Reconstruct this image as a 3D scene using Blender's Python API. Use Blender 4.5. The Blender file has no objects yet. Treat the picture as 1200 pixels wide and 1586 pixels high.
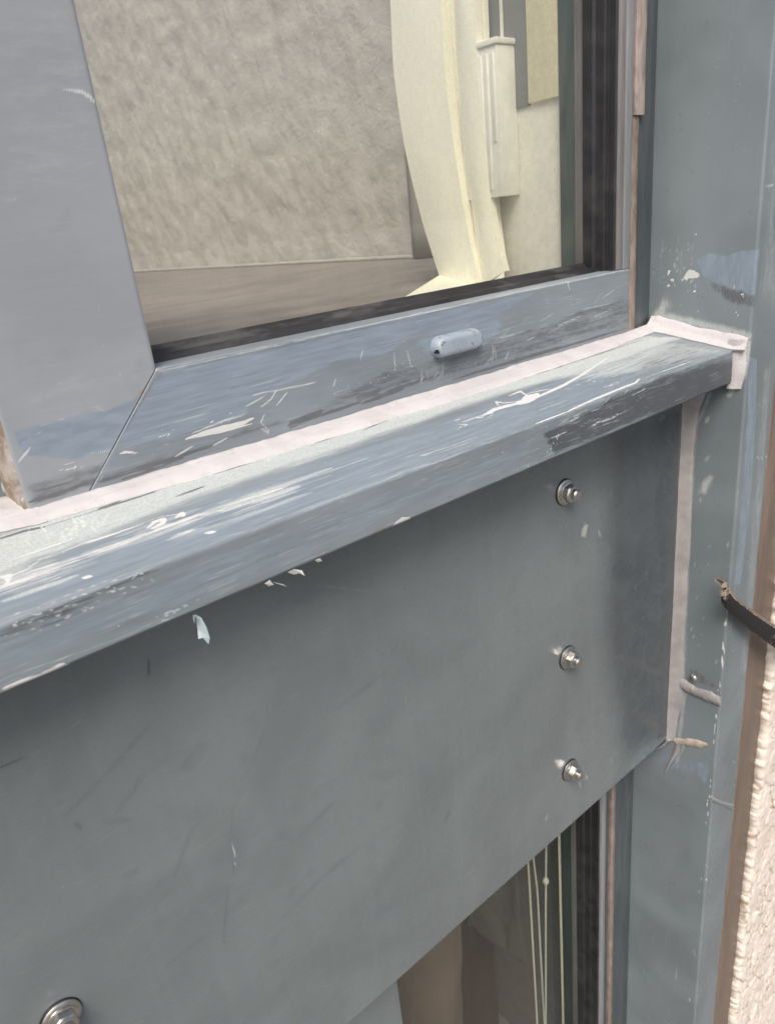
import bpy, math, random
import numpy as np
from mathutils import Matrix, Vector

random.seed(4)
rng = np.random.default_rng(7)
S = bpy.context.scene
COL = S.collection
ZC = 1.5                                    # camera height above the ground

# ------------------------------------------------------------------ camera
F_PX = 1123.03                              # focal length for a 1200 px wide picture
M = np.array([[0.7632, -0.3120, 0.5659], [-0.6380, -0.2243, 0.7367], [-0.1029, -0.9232, -0.3702]])
U_, _, V_ = np.linalg.svd(M); M = U_ @ V_
cam_d = bpy.data.cameras.new('camera')
cam = bpy.data.objects.new('camera', cam_d); COL.objects.link(cam)
cam_d.sensor_fit = 'HORIZONTAL'; cam_d.sensor_width = 36.0
cam_d.lens = 36.0 * F_PX / 1200.0
cam_d.clip_start = 0.02; cam_d.clip_end = 600
R3 = Matrix([[M[i][0], -M[i][1], -M[i][2]] for i in range(3)])
cam.matrix_world = Matrix.Translation((0, 0, ZC)) @ R3.to_4x4()
cam_d.dof.use_dof = True
cam_d.dof.focus_distance = 0.47
cam_d.dof.aperture_fstop = 22.0
S.camera = cam

# ------------------------------------------------------------------ sky, sun, exposure
SUN_EL, SUN_AZ = math.radians(52), math.radians(222)      # azimuth from +Y clockwise
w = bpy.data.worlds.new('World'); S.world = w; w.use_nodes = True
nt = w.node_tree; nt.nodes.clear()
sky = nt.nodes.new('ShaderNodeTexSky'); sky.sky_type = 'NISHITA'; sky.sun_disc = False
sky.sun_elevation = SUN_EL; sky.sun_rotation = SUN_AZ
sky.air_density = 1.0; sky.dust_density = 5.0; sky.ozone_density = 0.6
bg = nt.nodes.new('ShaderNodeBackground'); bg.inputs[1].default_value = 0.11
wo = nt.nodes.new('ShaderNodeOutputWorld')
nt.links.new(sky.outputs[0], bg.inputs[0]); nt.links.new(bg.outputs[0], wo.inputs[0])
sd = bpy.data.lights.new('sun', 'SUN'); sd.energy = 2.0; sd.angle = math.radians(28); sd.color = (1, .95, .88)
sun = bpy.data.objects.new('sun', sd); COL.objects.link(sun)
sdir = Vector((math.sin(SUN_AZ) * math.cos(SUN_EL), math.cos(SUN_AZ) * math.cos(SUN_EL), math.sin(SUN_EL)))
sun.rotation_euler = sdir.to_track_quat('Z', 'Y').to_euler(); sun.location = (0, -3, 6)
vs = S.view_settings
vs.view_transform = 'Standard'; vs.look = 'None'; vs.gamma = 1.0; vs.exposure = 0.42; vs.use_curve_mapping = False

# ------------------------------------------------------------------ measuring: where a sight line meets a surface of the building
def ray(u, v): return M @ np.array([u - 600.0, v - 793.0, F_PX])
def onY(p, y): r = ray(*p); return r * (y / r[1])
def onX(p, x): r = ray(*p); return r * (x / r[0])
def onZ(p, z): r = ray(*p); return r * (z / r[2])
def W(p): return np.array([p[0], p[1], p[2] + ZC])

# ------------------------------------------------------------------ numpy noise
def vnoise(x, y, seed=0):
    x = np.asarray(x, float); y = np.asarray(y, float)
    xi = np.floor(x).astype(np.int64); yi = np.floor(y).astype(np.int64)
    xf = x - xi; yf = y - yi
    xf = xf * xf * (3 - 2 * xf); yf = yf * yf * (3 - 2 * yf)
    def h(a, b):
        n = (a * 374761393 + b * 668265263 + seed * 1442695041) & 0xffffffff
        n = ((n ^ (n >> 13)) * 1274126177) & 0xffffffff
        return ((n ^ (n >> 16)) & 0xffff) / 65535.0
    return (h(xi, yi) * (1 - xf) + h(xi + 1, yi) * xf) * (1 - yf) + (h(xi, yi + 1) * (1 - xf) + h(xi + 1, yi + 1) * xf) * yf
def fbm(x, y, seed=0, o=4):
    a, t, s = 1.0, 0.0, 0.0
    for k in range(o):
        t = t + a * vnoise(np.asarray(x) * 2 ** k, np.asarray(y) * 2 ** k, seed + 17 * k); s += a; a *= .5
    return t / s

# ------------------------------------------------------------------ object helpers
def empty(name, loc, label, cat, group=None):
    o = bpy.data.objects.new(name, None); COL.objects.link(o); o.location = loc; o.empty_display_size = .05
    o['label'] = label; o['category'] = cat
    if group: o['group'] = group
    return o
def wloc(o):
    l = np.zeros(3)
    while o is not None: l = l + np.array(o.location); o = o.parent
    return l
def mesh(name, v, f, mat, parent=None, smooth=True, loc=None, sharp=35):
    """v are world coordinates"""
    v = np.asarray(v, float)
    org = np.array(loc if loc is not None else ((0, 0, 0) if parent is None else wloc(parent)), float)
    me = bpy.data.meshes.new(name); me.from_pydata((v - org).tolist(), [], f); me.update()
    if mat: me.materials.append(mat)
    if smooth:
        me.shade_smooth()
        if sharp: me.set_sharp_from_angle(angle=math.radians(sharp))
    o = bpy.data.objects.new(name, me); COL.objects.link(o)
    if parent is not None: o.parent = parent; o.location = Vector(org - wloc(parent))
    else: o.location = Vector(org)
    return o
def tag(o, label, cat, kind=None, group=None):
    if label: o['label'] = label
    if cat: o['category'] = cat
    if kind: o['kind'] = kind
    if group: o['group'] = group
    return o
def boxv(x0, x1, y0, y1, z0, z1, b=0.0):
    import bmesh
    bm = bmesh.new(); bmesh.ops.create_cube(bm, size=1)
    for q in bm.verts:
        q.co = Vector((x0 if q.co.x < 0 else x1, y0 if q.co.y < 0 else y1, z0 if q.co.z < 0 else z1))
    if b: bmesh.ops.bevel(bm, geom=bm.edges[:], offset=b, segments=2, affect='EDGES', profile=.5)
    v = [tuple(q.co) for q in bm.verts]; bm.verts.index_update()
    f = [[q.index for q in p.verts] for p in bm.faces]; bm.free()
    return v, f
def box(name, x0, x1, y0, y1, z0, z1, mat, parent=None, b=.0008):
    v, f = boxv(x0, x1, y0, y1, z0 + ZC, z1 + ZC, b)
    loc = None if parent is not None else ((x0 + x1) / 2, (y0 + y1) / 2, z0 + ZC)
    return mesh(name, v, f, mat, parent, loc=loc)
def grid_faces(n, m, off=0):
    i = np.arange(n - 1)[:, None]; j = np.arange(m - 1)[None, :]
    a = (i * m + j + off)
    return np.stack([a, a + m, a + m + 1, a + 1], -1).reshape(-1, 4)
def attr(o, name, arr):
    at = o.data.color_attributes.new(name, 'FLOAT_COLOR', 'POINT')
    at.data.foreach_set('color', np.ascontiguousarray(arr, dtype=np.float32).ravel())
def set_masks(o, mk, n):
    A = np.ones((len(o.data.vertices), 4)); B = A.copy(); A[:, :3] = 0; B[:, :3] = 0
    for k, nm in enumerate(('blue', 'white', 'dark')): A[:n, k] = np.clip(mk.d[nm], 0, 1).ravel()
    for k, nm in enumerate(('pale', 'rust', 'scr')): B[:n, k] = np.clip(mk.d[nm], 0, 1).ravel()
    attr(o, 'mA', A); attr(o, 'mB', B)

class Masks:
    """hand drawn wear on a surface with metric coordinates U,V (arrays)"""
    def __init__(s, U, V, conv):
        s.U, s.V, s.conv = U, V, conv
        s.d = {k: np.zeros(U.shape) for k in ('blue', 'white', 'dark', 'pale', 'rust', 'scr')}
    def dist(s, pts, closed=False):
        P = list(pts) + ([pts[0]] if closed else [])
        D = np.full(s.U.shape, 1e9); T = np.zeros(s.U.shape); n = len(P) - 1
        for k in range(n):
            a = np.array(P[k]); b = np.array(P[k + 1]); ab = b - a; L = ab @ ab + 1e-15
            t = np.clip(((s.U - a[0]) * ab[0] + (s.V - a[1]) * ab[1]) / L, 0, 1)
            d = np.hypot(s.U - a[0] - t * ab[0], s.V - a[1] - t * ab[1])
            m = d < D; D = np.where(m, d, D); T = np.where(m, (k + t) / n, T)
        return D, T
    def stroke(s, ch, px, w, amp=1.0, taper=True):
        P = [s.conv(q) for q in px]; D, T = s.dist(P)
        ww = w * (0.25 + .75 * np.sin(np.pi * np.clip(T, .02, .98)) ** .5) if taper else w
        s.d[ch] = np.maximum(s.d[ch], amp * np.clip(1.15 - D / ww, 0, 1))
    def poly(s, ch, px, feather, amp=1.0):
        P = [s.conv(q) for q in px]; D, _ = s.dist(P, True)
        ins = np.zeros(s.U.shape, bool); n = len(P)
        for k in range(n):
            (x0, y0), (x1, y1) = P[k], P[(k + 1) % n]
            c = ((y0 > s.V) != (y1 > s.V)); xx = (x1 - x0) * (s.V - y0) / ((y1 - y0) or 1e-12) + x0
            ins ^= c & (s.U < xx)
        sd = np.where(ins, -D, D)
        s.d[ch] = np.maximum(s.d[ch], amp * np.clip(.5 - sd / (2 * feather), 0, 1))
    def scatter(s, ch, px0, px1, spread, n, w, amp=1.0, ln=0):
        """small flecks along the line px0..px1; ln = length of each in px"""
        for k in range(n):
            t = random.random(); q = (px0[0] + (px1[0] - px0[0]) * t + random.gauss(0, spread), px0[1] + (px1[1] - px0[1]) * t + random.gauss(0, spread))
            a = random.uniform(-.4, .4) + math.atan2(px1[1] - px0[1], px1[0] - px0[0]); l = ln * random.uniform(.3, 1)
            s.stroke(ch, [q, (q[0] + math.cos(a) * l + .3, q[1] + math.sin(a) * l)], w * random.uniform(.6, 1.2), amp)

# ------------------------------------------------------------------ materials
class N:
    def __init__(s, name):
        s.m = bpy.data.materials.new(name); s.m.use_nodes = True; s.t = s.m.node_tree; s.t.nodes.clear()
        s.out = s.t.nodes.new('ShaderNodeOutputMaterial')
    def n(s, ty, **k):
        q = s.t.nodes.new(ty)
        for a, b in k.items(): setattr(q, a, b)
        return q
    def set(s, sock, v):
        if isinstance(v, bpy.types.NodeSocket): s.t.links.new(v, sock)
        elif isinstance(v, (tuple, list)): sock.default_value = (*v, 1) if len(v) == 3 and sock.type == 'RGBA' else v
        else: sock.default_value = v
    def math(s, op, a, b=0.0, c=None, clamp=False):
        q = s.n('ShaderNodeMath', operation=op, use_clamp=clamp); s.set(q.inputs[0], a); s.set(q.inputs[1], b)
        if c is not None: s.set(q.inputs[2], c)
        return q.outputs[0]
    def coords(s, scale=(1, 1, 1), rot=(0, 0, 0), src='Object'):
        tc = s.n('ShaderNodeTexCoord'); mp = s.n('ShaderNodeMapping')
        mp.inputs['Scale'].default_value = scale; mp.inputs['Rotation'].default_value = rot
        s.t.links.new(tc.outputs[src], mp.inputs[0]); return mp.outputs[0]
    def noise(s, co, scale, detail=4, rough=.55, dist=0):
        q = s.n('ShaderNodeTexNoise'); s.set(q.inputs['Vector'], co)
        q.inputs['Scale'].default_value = scale; q.inputs['Detail'].default_value = detail
        q.inputs['Roughness'].default_value = rough; q.inputs['Distortion'].default_value = dist
        return q.outputs[0]
    def vor(s, co, scale, feature='F1'):
        q = s.n('ShaderNodeTexVoronoi', feature=feature); s.set(q.inputs['Vector'], co); q.inputs['Scale'].default_value = scale
        return q.outputs['Distance']
    def ramp(s, v, lo, hi, a=0.0, b=1.0, smooth=True):
        q = s.n('ShaderNodeMapRange', interpolation_type='SMOOTHSTEP' if smooth else 'LINEAR')
        s.set(q.inputs[0], v); q.inputs[1].default_value = lo; q.inputs[2].default_value = hi; s.set(q.inputs[3], a); s.set(q.inputs[4], b)
        return q.outputs[0]
    def mix(s, f, a, b, mode='MIX'):
        q = s.n('ShaderNodeMix', data_type='RGBA', blend_type=mode); s.set(q.inputs[0], f); s.set(q.inputs[6], a); s.set(q.inputs[7], b)
        return q.outputs[2]
    def bump(s, h, st, dist=.001, normal=None):
        q = s.n('ShaderNodeBump'); q.inputs['Strength'].default_value = st; q.inputs['Distance'].default_value = dist; s.set(q.inputs['Height'], h)
        if normal is not None: s.set(q.inputs['Normal'], normal)
        return q.outputs[0]
    def bsdf(s, col, rough=.5, metal=0.0, normal=None, spec=.5, **kw):
        q = s.n('ShaderNodeBsdfPrincipled'); s.set(q.inputs['Base Color'], col); s.set(q.inputs['Roughness'], rough)
        s.set(q.inputs['Metallic'], metal); s.set(q.inputs['Specular IOR Level'], spec)
        for k, v in kw.items(): s.set(q.inputs[k], v)
        if normal is not None: s.set(q.inputs['Normal'], normal)
        s.t.links.new(q.outputs[0], s.out.inputs[0]); return q

def sc(c, k): return tuple(min(1, x * k) for x in c)

def paint(name, base, stretch=(25, 260, 260), rot=(0, 0, 0), blue=(.225, .275, .335), white=(.64, .645, .635), dark=(.085, .088, .094), pale=(.50, .535, .525), rust=(.22, .14, .085), rough=.42, streak=.12, speck=.05, tone=.12, blotch=None, soft=0, k=1.0, runs=0, micro=0):
    b = N(name)
    co = b.coords(); st = b.coords(stretch, rot)
    mA = b.n('ShaderNodeAttribute', attribute_name='mA'); mB = b.n('ShaderNodeAttribute', attribute_name='mB')
    sA = b.n('ShaderNodeSeparateColor'); b.t.links.new(mA.outputs['Color'], sA.inputs[0])
    sB = b.n('ShaderNodeSeparateColor'); b.t.links.new(mB.outputs['Color'], sB.inputs[0])
    n1 = b.noise(st, 1.0, 4, .62); n1c = b.math('SUBTRACT', n1, .5)
    nf = b.noise(co, 700, 1, .6); nfc = b.math('SUBTRACT', b.noise(st, 4.3, 2, .6), .5)
    n3 = b.noise(co, 9, 2, .55, .6); n4 = b.noise(co, 45, 3, .6, .4)
    col = b.mix(b.ramp(n3, .3, .7), sc(base, 1 - tone), sc(base, 1 + tone))
    if blotch: col = b.mix(b.math('MULTIPLY', b.ramp(n4, .52, .7), .5), col, blotch)
    col = b.mix(b.ramp(n1, .35, .72, 0, streak * 2), col, sc(base, 1.45))
    col = b.mix(b.ramp(n1, .45, .2, 0, streak * 2), col, sc(base, .62))
    if runs:   # faint dried run-off and fine grit
        rn = b.noise(b.coords((110, 110, 3.2)), 1.0, 3, .6)
        col = b.mix(b.ramp(rn, .52, .75, 0, .10), col, sc(base, 1.5)); col = b.mix(b.ramp(rn, .46, .25, 0, .08), col, sc(base, .7))
        gr = b.noise(co, 1500, 1, .5); col = b.mix(b.ramp(gr, .62, .75, 0, .25), col, sc(base, 1.7))
    kk = k
    def thr(m, k, lo=.47, hi=.56, nz=None):
        nn = b.math('ADD', b.math('MULTIPLY', n1c, k * kk), b.math('MULTIPLY', nfc, k * kk * .55)) if nz is None else nz
        return b.ramp(b.math('ADD', m, nn), lo, hi)
    bl = thr(sA.outputs[0], .55, .40, .62)
    bcol = b.mix(b.ramp(n1, .3, .7), sc(blue, .88), sc(blue, 1.13))
    col = b.mix(b.math('MULTIPLY', bl, .9), col, bcol)
    pl = thr(sB.outputs[0], .75, .25, .85)
    col = b.mix(b.math('MULTIPLY', pl, .85), col, b.mix(b.ramp(nf, .3, .7), sc(pale, .88), sc(pale, 1.08)))
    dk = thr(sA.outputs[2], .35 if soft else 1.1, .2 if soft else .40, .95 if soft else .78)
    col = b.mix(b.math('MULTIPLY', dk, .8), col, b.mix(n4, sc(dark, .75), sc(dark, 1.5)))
    ru = thr(sB.outputs[1], .9, .3, .75)
    col = b.mix(b.math('MULTIPLY', ru, .85), col, b.mix(n4, sc(rust, .6), sc(rust, 1.7)))
    wh = thr(sA.outputs[1], .75, .44, .64)
    col = b.mix(wh, col, b.mix(nf, sc(white, .85), sc(white, 1.02)))
    col = b.mix(b.ramp(b.math('ADD', sB.outputs[2], b.math('MULTIPLY', nfc, .7)), .25, .8, 0, .75), col, sc(pale, 1.2))
    if micro:   # fine sanding lines in two directions, in patches
        for rt, am in (((0, .35, .03), micro), ((0, -.25, -.02), micro * .7)):
            ms = b.noise(b.coords((26, 1000, 1000), rt), 1.0, 2, .6)
            pt = b.ramp(n4, .42, .62)
            col = b.mix(b.math('MULTIPLY', b.ramp(ms, .60, .72, 0, am), pt), col, sc(pale, 1.1))
            col = b.mix(b.math('MULTIPLY', b.ramp(ms, .40, .28, 0, am * .8), pt), col, dark)
    # specks of dust and paint
    vd = b.vor(co, 170); vd2 = b.noise(co, 60, 2)
    spk = b.math('MULTIPLY', b.ramp(vd, .09, .05), b.ramp(vd2, .60, .66))
    col = b.mix(b.math('MULTIPLY', spk, speck * 10, clamp=True), col, sc(pale, 1.15))
    rg = b.math('ADD', b.ramp(n4, .3, .7, rough - .07, rough + .1), b.math('MULTIPLY', b.math('MAXIMUM', wh, pl), .2))
    h = b.math('ADD', b.math('MULTIPLY', n1, .25), b.math('ADD', b.math('MULTIPLY', wh, 1.2), b.math('MULTIPLY', nf, .1)))
    nm = b.bump(h, .5, .0006)
    b.bsdf(col, rg, 0, nm, .5)
    return b.m

def simple(name, c, rough=.5, metal=0, var=.15, ns=60, bump=.0, bs=300, bd=.0005, spec=.5, stretch=(1, 1, 1), dirt=None, dscale=25, damt=.6):
    b = N(name); co = b.coords(stretch)
    n = b.noise(co, ns, 5, .6)
    col = b.mix(b.ramp(n, .3, .7), sc(c, 1 - var), sc(c, 1 + var))
    if dirt: col = b.mix(b.ramp(b.noise(co, dscale, 6, .65, .5), .48, .66, 0, damt), col, dirt)
    nm = b.bump(b.noise(co, bs, 4, .6), bump, bd) if bump else None
    b.bsdf(col, b.ramp(n, .3, .7, max(.03, rough - .06), rough + .08), metal, nm, spec)
    return b.m

GREY = (.165, .19, .20)
m_sill = paint('weathered_sill_paint', (.195, .228, .252), (22, 330, 330), (0, 0, .06), streak=.11, speck=.08, dark=(.05, .055, .063), blue=(.205, .25, .295), micro=.36)
m_rail = paint('sash_paint', (.20, .229, .256), (28, 300, 300), streak=.10, micro=.38)
m_stile = paint('stile_paint', (.278, .298, .322), (45, 120, 170), streak=.03, tone=.08, blotch=(.252, .273, .298), speck=.05, k=.45, micro=.07)
m_panel = paint('panel_paint', (.166, .190, .197), (40, 60, 28), (0, .5, 0), streak=.03, rough=.25, tone=.09, blotch=(.150, .168, .175), speck=.05, soft=1, runs=1, micro=.08, dark=(.048, .056, .066))
m_post = paint('post_paint', (.19, .222, .238), (160, 160, 40), streak=.03, rough=.34, speck=.05, k=.7)
m_mull = paint('mullion_paint', (.16, .19, .2), (200, 200, 20), streak=.05)
m_dark = simple('dark_channel_paint', (.075, .088, .098), .4, ns=30, var=.2, stretch=(3, 3, .4))
m_alu = simple('bare_aluminium', (.42, .43, .45), .35, .6, .1, 80, stretch=(3, 3, .2))
m_lip = simple('grey_lip', (.20, .19, .19), .45, 0, .15, 60, stretch=(3, 3, .3))
m_green = simple('inner_frame_paint', (.065, .10, .105), .35, var=.1, ns=20)
m_gasket = simple('black_rubber', (.018, .018, .02), .45, var=.3, bump=.2, dirt=(.05, .052, .05), dscale=60, damt=.2)
m_gasketd = simple('dirty_rubber', (.016, .016, .018), .55, var=.4, bump=.4, bs=500, dirt=(.10, .10, .097), dscale=45, damt=.6, stretch=(.35, 1, 1))
m_brownstrip = simple('weathered_brown_sealant', (.25, .20, .175), .6, var=.25, ns=120, bump=.3, dirt=(.12, .09, .075), dscale=60, stretch=(1, 1, .3))
m_pinkseal = simple('pale_brown_sealant', (.36, .305, .28), .55, var=.18, ns=90, bump=.25, dirt=(.14, .11, .10), dscale=50, damt=.6, stretch=(1, 1, .3))
m_board = simple('brown_joint_board', (.165, .125, .10), .5, var=.16, ns=18, bump=.15, bs=200, stretch=(4, 4, .35), dirt=(.26, .2, .165), dscale=14, damt=.35)
m_steel = simple('stainless_steel', (.62, .59, .55), .2, 1.0, .06, 200)
m_steeld = simple('dull_stainless_steel', (.55, .53, .5), .3, 1.0, .08, 200)
m_rubber = simple('seal_rubber', (.012, .012, .013), .6)
m_pastel = simple('white_flake_paint', (.33, .40, .42), .5, var=.1)
m_peel = simple('white_peel', (.68, .69, .68), .6, var=.1)
m_putty = simple('tan_putty', (.44, .38, .32), .65, var=.15, ns=150, bump=.4)
m_cream = simple('cream_fabric', (.90, .88, .745), .8, var=.03, ns=150, bump=.12, bs=900)
m_creamw = simple('cream_plaster', (.86, .85, .76), .8, var=.06, ns=120, bump=.15, bs=500)
m_yellow = simple('yellowish_render', (.80, .75, .55), .85, var=.07, ns=200, bump=.3, bs=300)
m_white = simple('white_trim', (.86, .86, .79), .6, var=.05)
m_greyb = simple('grey_board', (.22, .23, .24), .6, var=.08, ns=20)
m_shade = simple('dark_grey_shade', (.25, .24, .22), .9, var=.12, ns=40, stretch=(1, 1, .1))  # colour of the added sheet that stands in for shade
m_ledge = simple('brown_ledge_board', (.23, .205, .185), .7, var=.2, ns=22, bump=.2, bs=60, stretch=(.4, 1, 1))
m_ground = simple('paved_ground', (.16, .155, .145), .85, var=.15, ns=3)
m_wood = simple('dark_brown_wood', (.035, .022, .013), .5, var=.3, ns=20, stretch=(4, 4, .4))
m_cloth = simple('tan_cloth', (.13, .10, .078), .85, var=.15, ns=12)
m_sheen = simple('grey_green_cloth', (.045, .052, .042), .8, var=.3, ns=9)
m_cord = simple('pale_cord', (.60, .62, .52), .7, var=.1, ns=300)
m_yel = simple('yellow_mark_paint', (.75, .62, .02), .5, var=.1)
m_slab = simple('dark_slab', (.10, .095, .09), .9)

def mk_bead():
    b = N('pinkish_white_sealant'); co = b.coords()
    n = b.noise(b.coords((1, 1, 1)), 40, 5, .6); n2 = b.noise(co, 400, 3)
    col = b.mix(b.ramp(n, .3, .7), (.50, .478, .49), (.57, .55, .56))
    d = b.math('MULTIPLY', b.ramp(b.noise(co, 130, 5, .7, .8), .56, .72), .5)
    tm = b.noise(b.coords((14, 420, 420)), 1.0, 3, .6); col = b.mix(b.ramp(tm, .55, .75, 0, .35), col, (.40, .385, .39))
    col = b.mix(d, col, (.36, .35, .35))
    nm = b.bump(b.math('ADD', b.noise(co, 70, 3), b.math('ADD', b.math('MULTIPLY', tm, .5), b.math('MULTIPLY', n2, .15))), .5, .0014)
    b.bsdf(col, .48, 0, nm, .4, **{'Subsurface Weight': .0}); return b.m
m_bead = mk_bead()
def mk_bead2():
    b = N('shaded_white_sealant'); co = b.coords()
    n = b.noise(co, 45, 5, .6)
    col = b.mix(b.ramp(n, .3, .7), (.26, .245, .246), (.35, .333, .335))  # white sealant with the shade of the post's inner corner put into its colour
    nm = b.bump(b.noise(co, 90, 4), .4, .001)
    b.bsdf(col, .55, 0, nm, .4); return b.m
m_bead2 = mk_bead2()

def mk_glass(name, f0, f1, g1):
    b = N(name); co = b.coords()
    fr = b.n('ShaderNodeLayerWeight'); fr.inputs[0].default_value = .5
    tr = b.n('ShaderNodeBsdfTransparent'); tr.inputs[0].default_value = (.955, .955, .93, 1)
    gl = b.n('ShaderNodeBsdfGlossy'); gl.inputs['Roughness'].default_value = .015; gl.inputs[0].default_value = (1, 1, 1, 1)
    mx = b.n('ShaderNodeMixShader'); b.set(mx.inputs[0], b.math('ADD', b.math('MULTIPLY', b.math('POWER', fr.outputs[1], 5.0), .93), .045, clamp=True))
    b.t.links.new(tr.outputs[0], mx.inputs[1]); b.t.links.new(gl.outputs[0], mx.inputs[2])
    df = b.n('ShaderNodeBsdfDiffuse'); df.inputs[0].default_value = (.7, .69, .64, 1)
    # a film of dust with finer grains and a few specks
    film = b.ramp(b.noise(b.coords((30, 30, 9)), 3, 6, .7), .3, .8, f0, f1)
    grain = b.ramp(b.noise(co, 900, 1, .6), .5, .75, 0, g1)
    vd = b.vor(co, 120); spk = b.math('MULTIPLY', b.ramp(vd, .06, .035), b.ramp(b.noise(co, 30, 2), .58, .64, 0, .7))
    f = b.math('ADD', b.math('ADD', film, grain), spk, clamp=True)
    m2 = b.n('ShaderNodeMixShader'); b.set(m2.inputs[0], f)
    b.t.links.new(mx.outputs[0], m2.inputs[1]); b.t.links.new(df.outputs[0], m2.inputs[2])
    b.t.links.new(m2.outputs[0], b.out.inputs[0]); return b.m
m_glass = mk_glass('window_glass', .010, .060, .06)
m_glass2 = mk_glass('clean_window_glass', .0, .008, .004)

def mk_stucco():
    b = N('cream_stucco'); co = b.coords()
    n = b.noise(co, 25, 5, .6); n2 = b.noise(co, 160, 4, .65)
    col = b.mix(b.ramp(n, .3, .7), (.72, .645, .56), (.80, .735, .66))
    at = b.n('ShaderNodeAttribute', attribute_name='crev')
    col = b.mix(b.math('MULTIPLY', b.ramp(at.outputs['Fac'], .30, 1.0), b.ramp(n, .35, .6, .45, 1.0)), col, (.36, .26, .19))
    col = b.mix(b.ramp(n2, .58, .72, 0, .35), col, (.74, .60, .46))
    b.bsdf(col, .85, 0, b.bump(n2, .5, .0015), .3); return b.m
m_stucco = mk_stucco()

def mk_plaster():
    b = N('rough_grey_plaster'); co = b.coords()
    n = b.noise(co, 14, 5, .6, .5); n2 = b.noise(co, 26, 6, .7, .3)
    col = b.mix(b.ramp(n, .3, .7), (.42, .40, .36), (.475, .455, .415))
    b.bsdf(col, .9, 0, b.bump(n2, .45, .015), .2); return b.m
m_plaster = mk_plaster()

def mk_strap():
    b = N('stained_black_strap'); co = b.coords()
    at = b.n('ShaderNodeAttribute', attribute_name='stain')
    n = b.noise(co, 170, 5, .65, .6); nf = b.noise(co, 900, 3)
    f = b.ramp(b.math('ADD', at.outputs['Fac'], b.math('MULTIPLY', b.math('SUBTRACT', n, .5), 1.5)), .45, .58)
    col = b.mix(f, b.mix(nf, (.004, .004, .006), (.010, .010, .013)), b.mix(n, (.16, .125, .095), (.40, .325, .25)))
    b.bsdf(col, b.math('ADD', b.math('MULTIPLY', f, .4), .25), 0, b.bump(n, .5, .001)); return b.m
m_strap = mk_strap()

# ------------------------------------------------------------------ ground
gv = np.array([(-150, -150, 0), (150, -150, 0), (150, 150, 0), (-150, 150, 0)], float)
tag(mesh('ground', gv, [[0, 1, 2, 3]], m_ground, smooth=False), None, None, 'structure')

# ------------------------------------------------------------------ main measures (metres; z from the camera's height)
Y_SASH, X_POST, Y_POST, Y_SILL, Y_PANEL, Y_GLASS = .400, .657, .303, .315, .360, .437
Z_RAIL, Z_BEAD = -.0628, -.1200
Z_SF, SLOPE = -.1385, .182                 # sill: height of its front arris, fall per metre of depth
def z_sill(y): return Z_SF + SLOPE * (y - Y_SILL)

def flat_part(name, U, V, plane, pos, mat, parent, mk, skirt=.02, bevel=.0007):
    """rectangular (or sheared) sheet of n x m points with rounded rim and turned-back edges"""
    n, m = U.shape
    d = np.full(U.shape, pos)
    rim = np.zeros(U.shape, bool); rim[0] = rim[-1] = True; rim[:, 0] = rim[:, -1] = True
    d = d + np.where(rim, bevel, 0)
    ring = [(i, 0) for i in range(n)] + [(n - 1, j) for j in range(1, m)] + [(i, m - 1) for i in range(n - 2, -1, -1)] + [(0, j) for j in range(m - 2, 0, -1)]
    ri = np.array([i * m + j for i, j in ring])
    P = np.stack([U.ravel(), d.ravel(), V.ravel() + ZC], 1) if plane == 'Y' else np.stack([d.ravel(), U.ravel(), V.ravel() + ZC], 1)
    Q = P[ri].copy(); Q[:, 1 if plane == 'Y' else 0] = pos + skirt
    f = grid_faces(n, m).tolist(); k = len(ri); o0 = n * m
    for a in range(k):
        c = (a + 1) % k; f.append([int(ri[c]), int(ri[a]), o0 + a, o0 + c])
    f.append([o0 + a for a in range(k)][::-1])
    o = mesh(name, np.vstack([P, Q]), f, mat, parent)
    if mk is not None: set_masks(o, mk, n * m)
    return o
def lin(a, b, step): return np.linspace(a, b, max(2, int(round(abs(b - a) / step)) + 1))
def cY(y): return lambda q: onY(q, y)[[0, 2]]

# ================================================================== UPPER CASEMENT
win = empty('casement_window', (.34, Y_SASH, ZC - .12), 'upper window sash in scraped blue-grey metal with dusty glass above the sill', 'window')
MIT = ((.1560, -.0631), (.1046, -.1195))
def mit_z(x): return MIT[0][1] + (x - MIT[0][0]) * (MIT[1][1] - MIT[0][1]) / (MIT[1][0] - MIT[0][0])
def mit_x(z): return MIT[0][0] + (z - MIT[0][1]) * (MIT[1][0] - MIT[0][0]) / (MIT[1][1] - MIT[0][1])
ZB = -.1225
# left stile
u = lin(.0715, .1560, .0012); t = np.concatenate([np.linspace(0, 1, 230) ** 1.0 * .33, np.linspace(.335, 1, 60)])
Um = np.repeat(u[:, None], len(t), 1); lo = np.maximum(ZB, mit_z(u) + .0001)[:, None]
Vm = lo + (.40 - lo) * t[None, :]
mk = Masks(Um, Vm, cY(Y_SASH))
mk.poly('blue', [(20, 668), (110, 645), (165, 635), (222, 612), (240, 590), (180, 690), (120, 712), (40, 705), (28, 690)], .004)
mk.poly('dark', [(30, 742), (90, 728), (150, 712), (190, 690), (150, 760), (46, 792)], .005, .62)
mk.stroke('dark', [(45, 778), (90, 765), (150, 742)], .0022, .95); mk.stroke('dark', [(48, 762), (80, 755), (120, 742)], .0016, .8)
mk.stroke('white', [(88, 722), (118, 716), (117, 726), (92, 729), (148, 719)], .0008, .7)
mk.stroke('white', [(135, 705), (150, 700)], .0012, .6); mk.stroke('white', [(148, 703), (178, 696)], .0012, .7)
mk.stroke('scr', [(28, 716), (48, 692)], .0010, .9)
mk.stroke('scr', [(100, 138), (125, 141), (140, 150), (150, 160)], .0016, .9); mk.stroke('white', [(104, 140), (128, 141), (147, 155), (154, 165), (160, 190), (172, 236)], .0006, .62)
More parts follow.
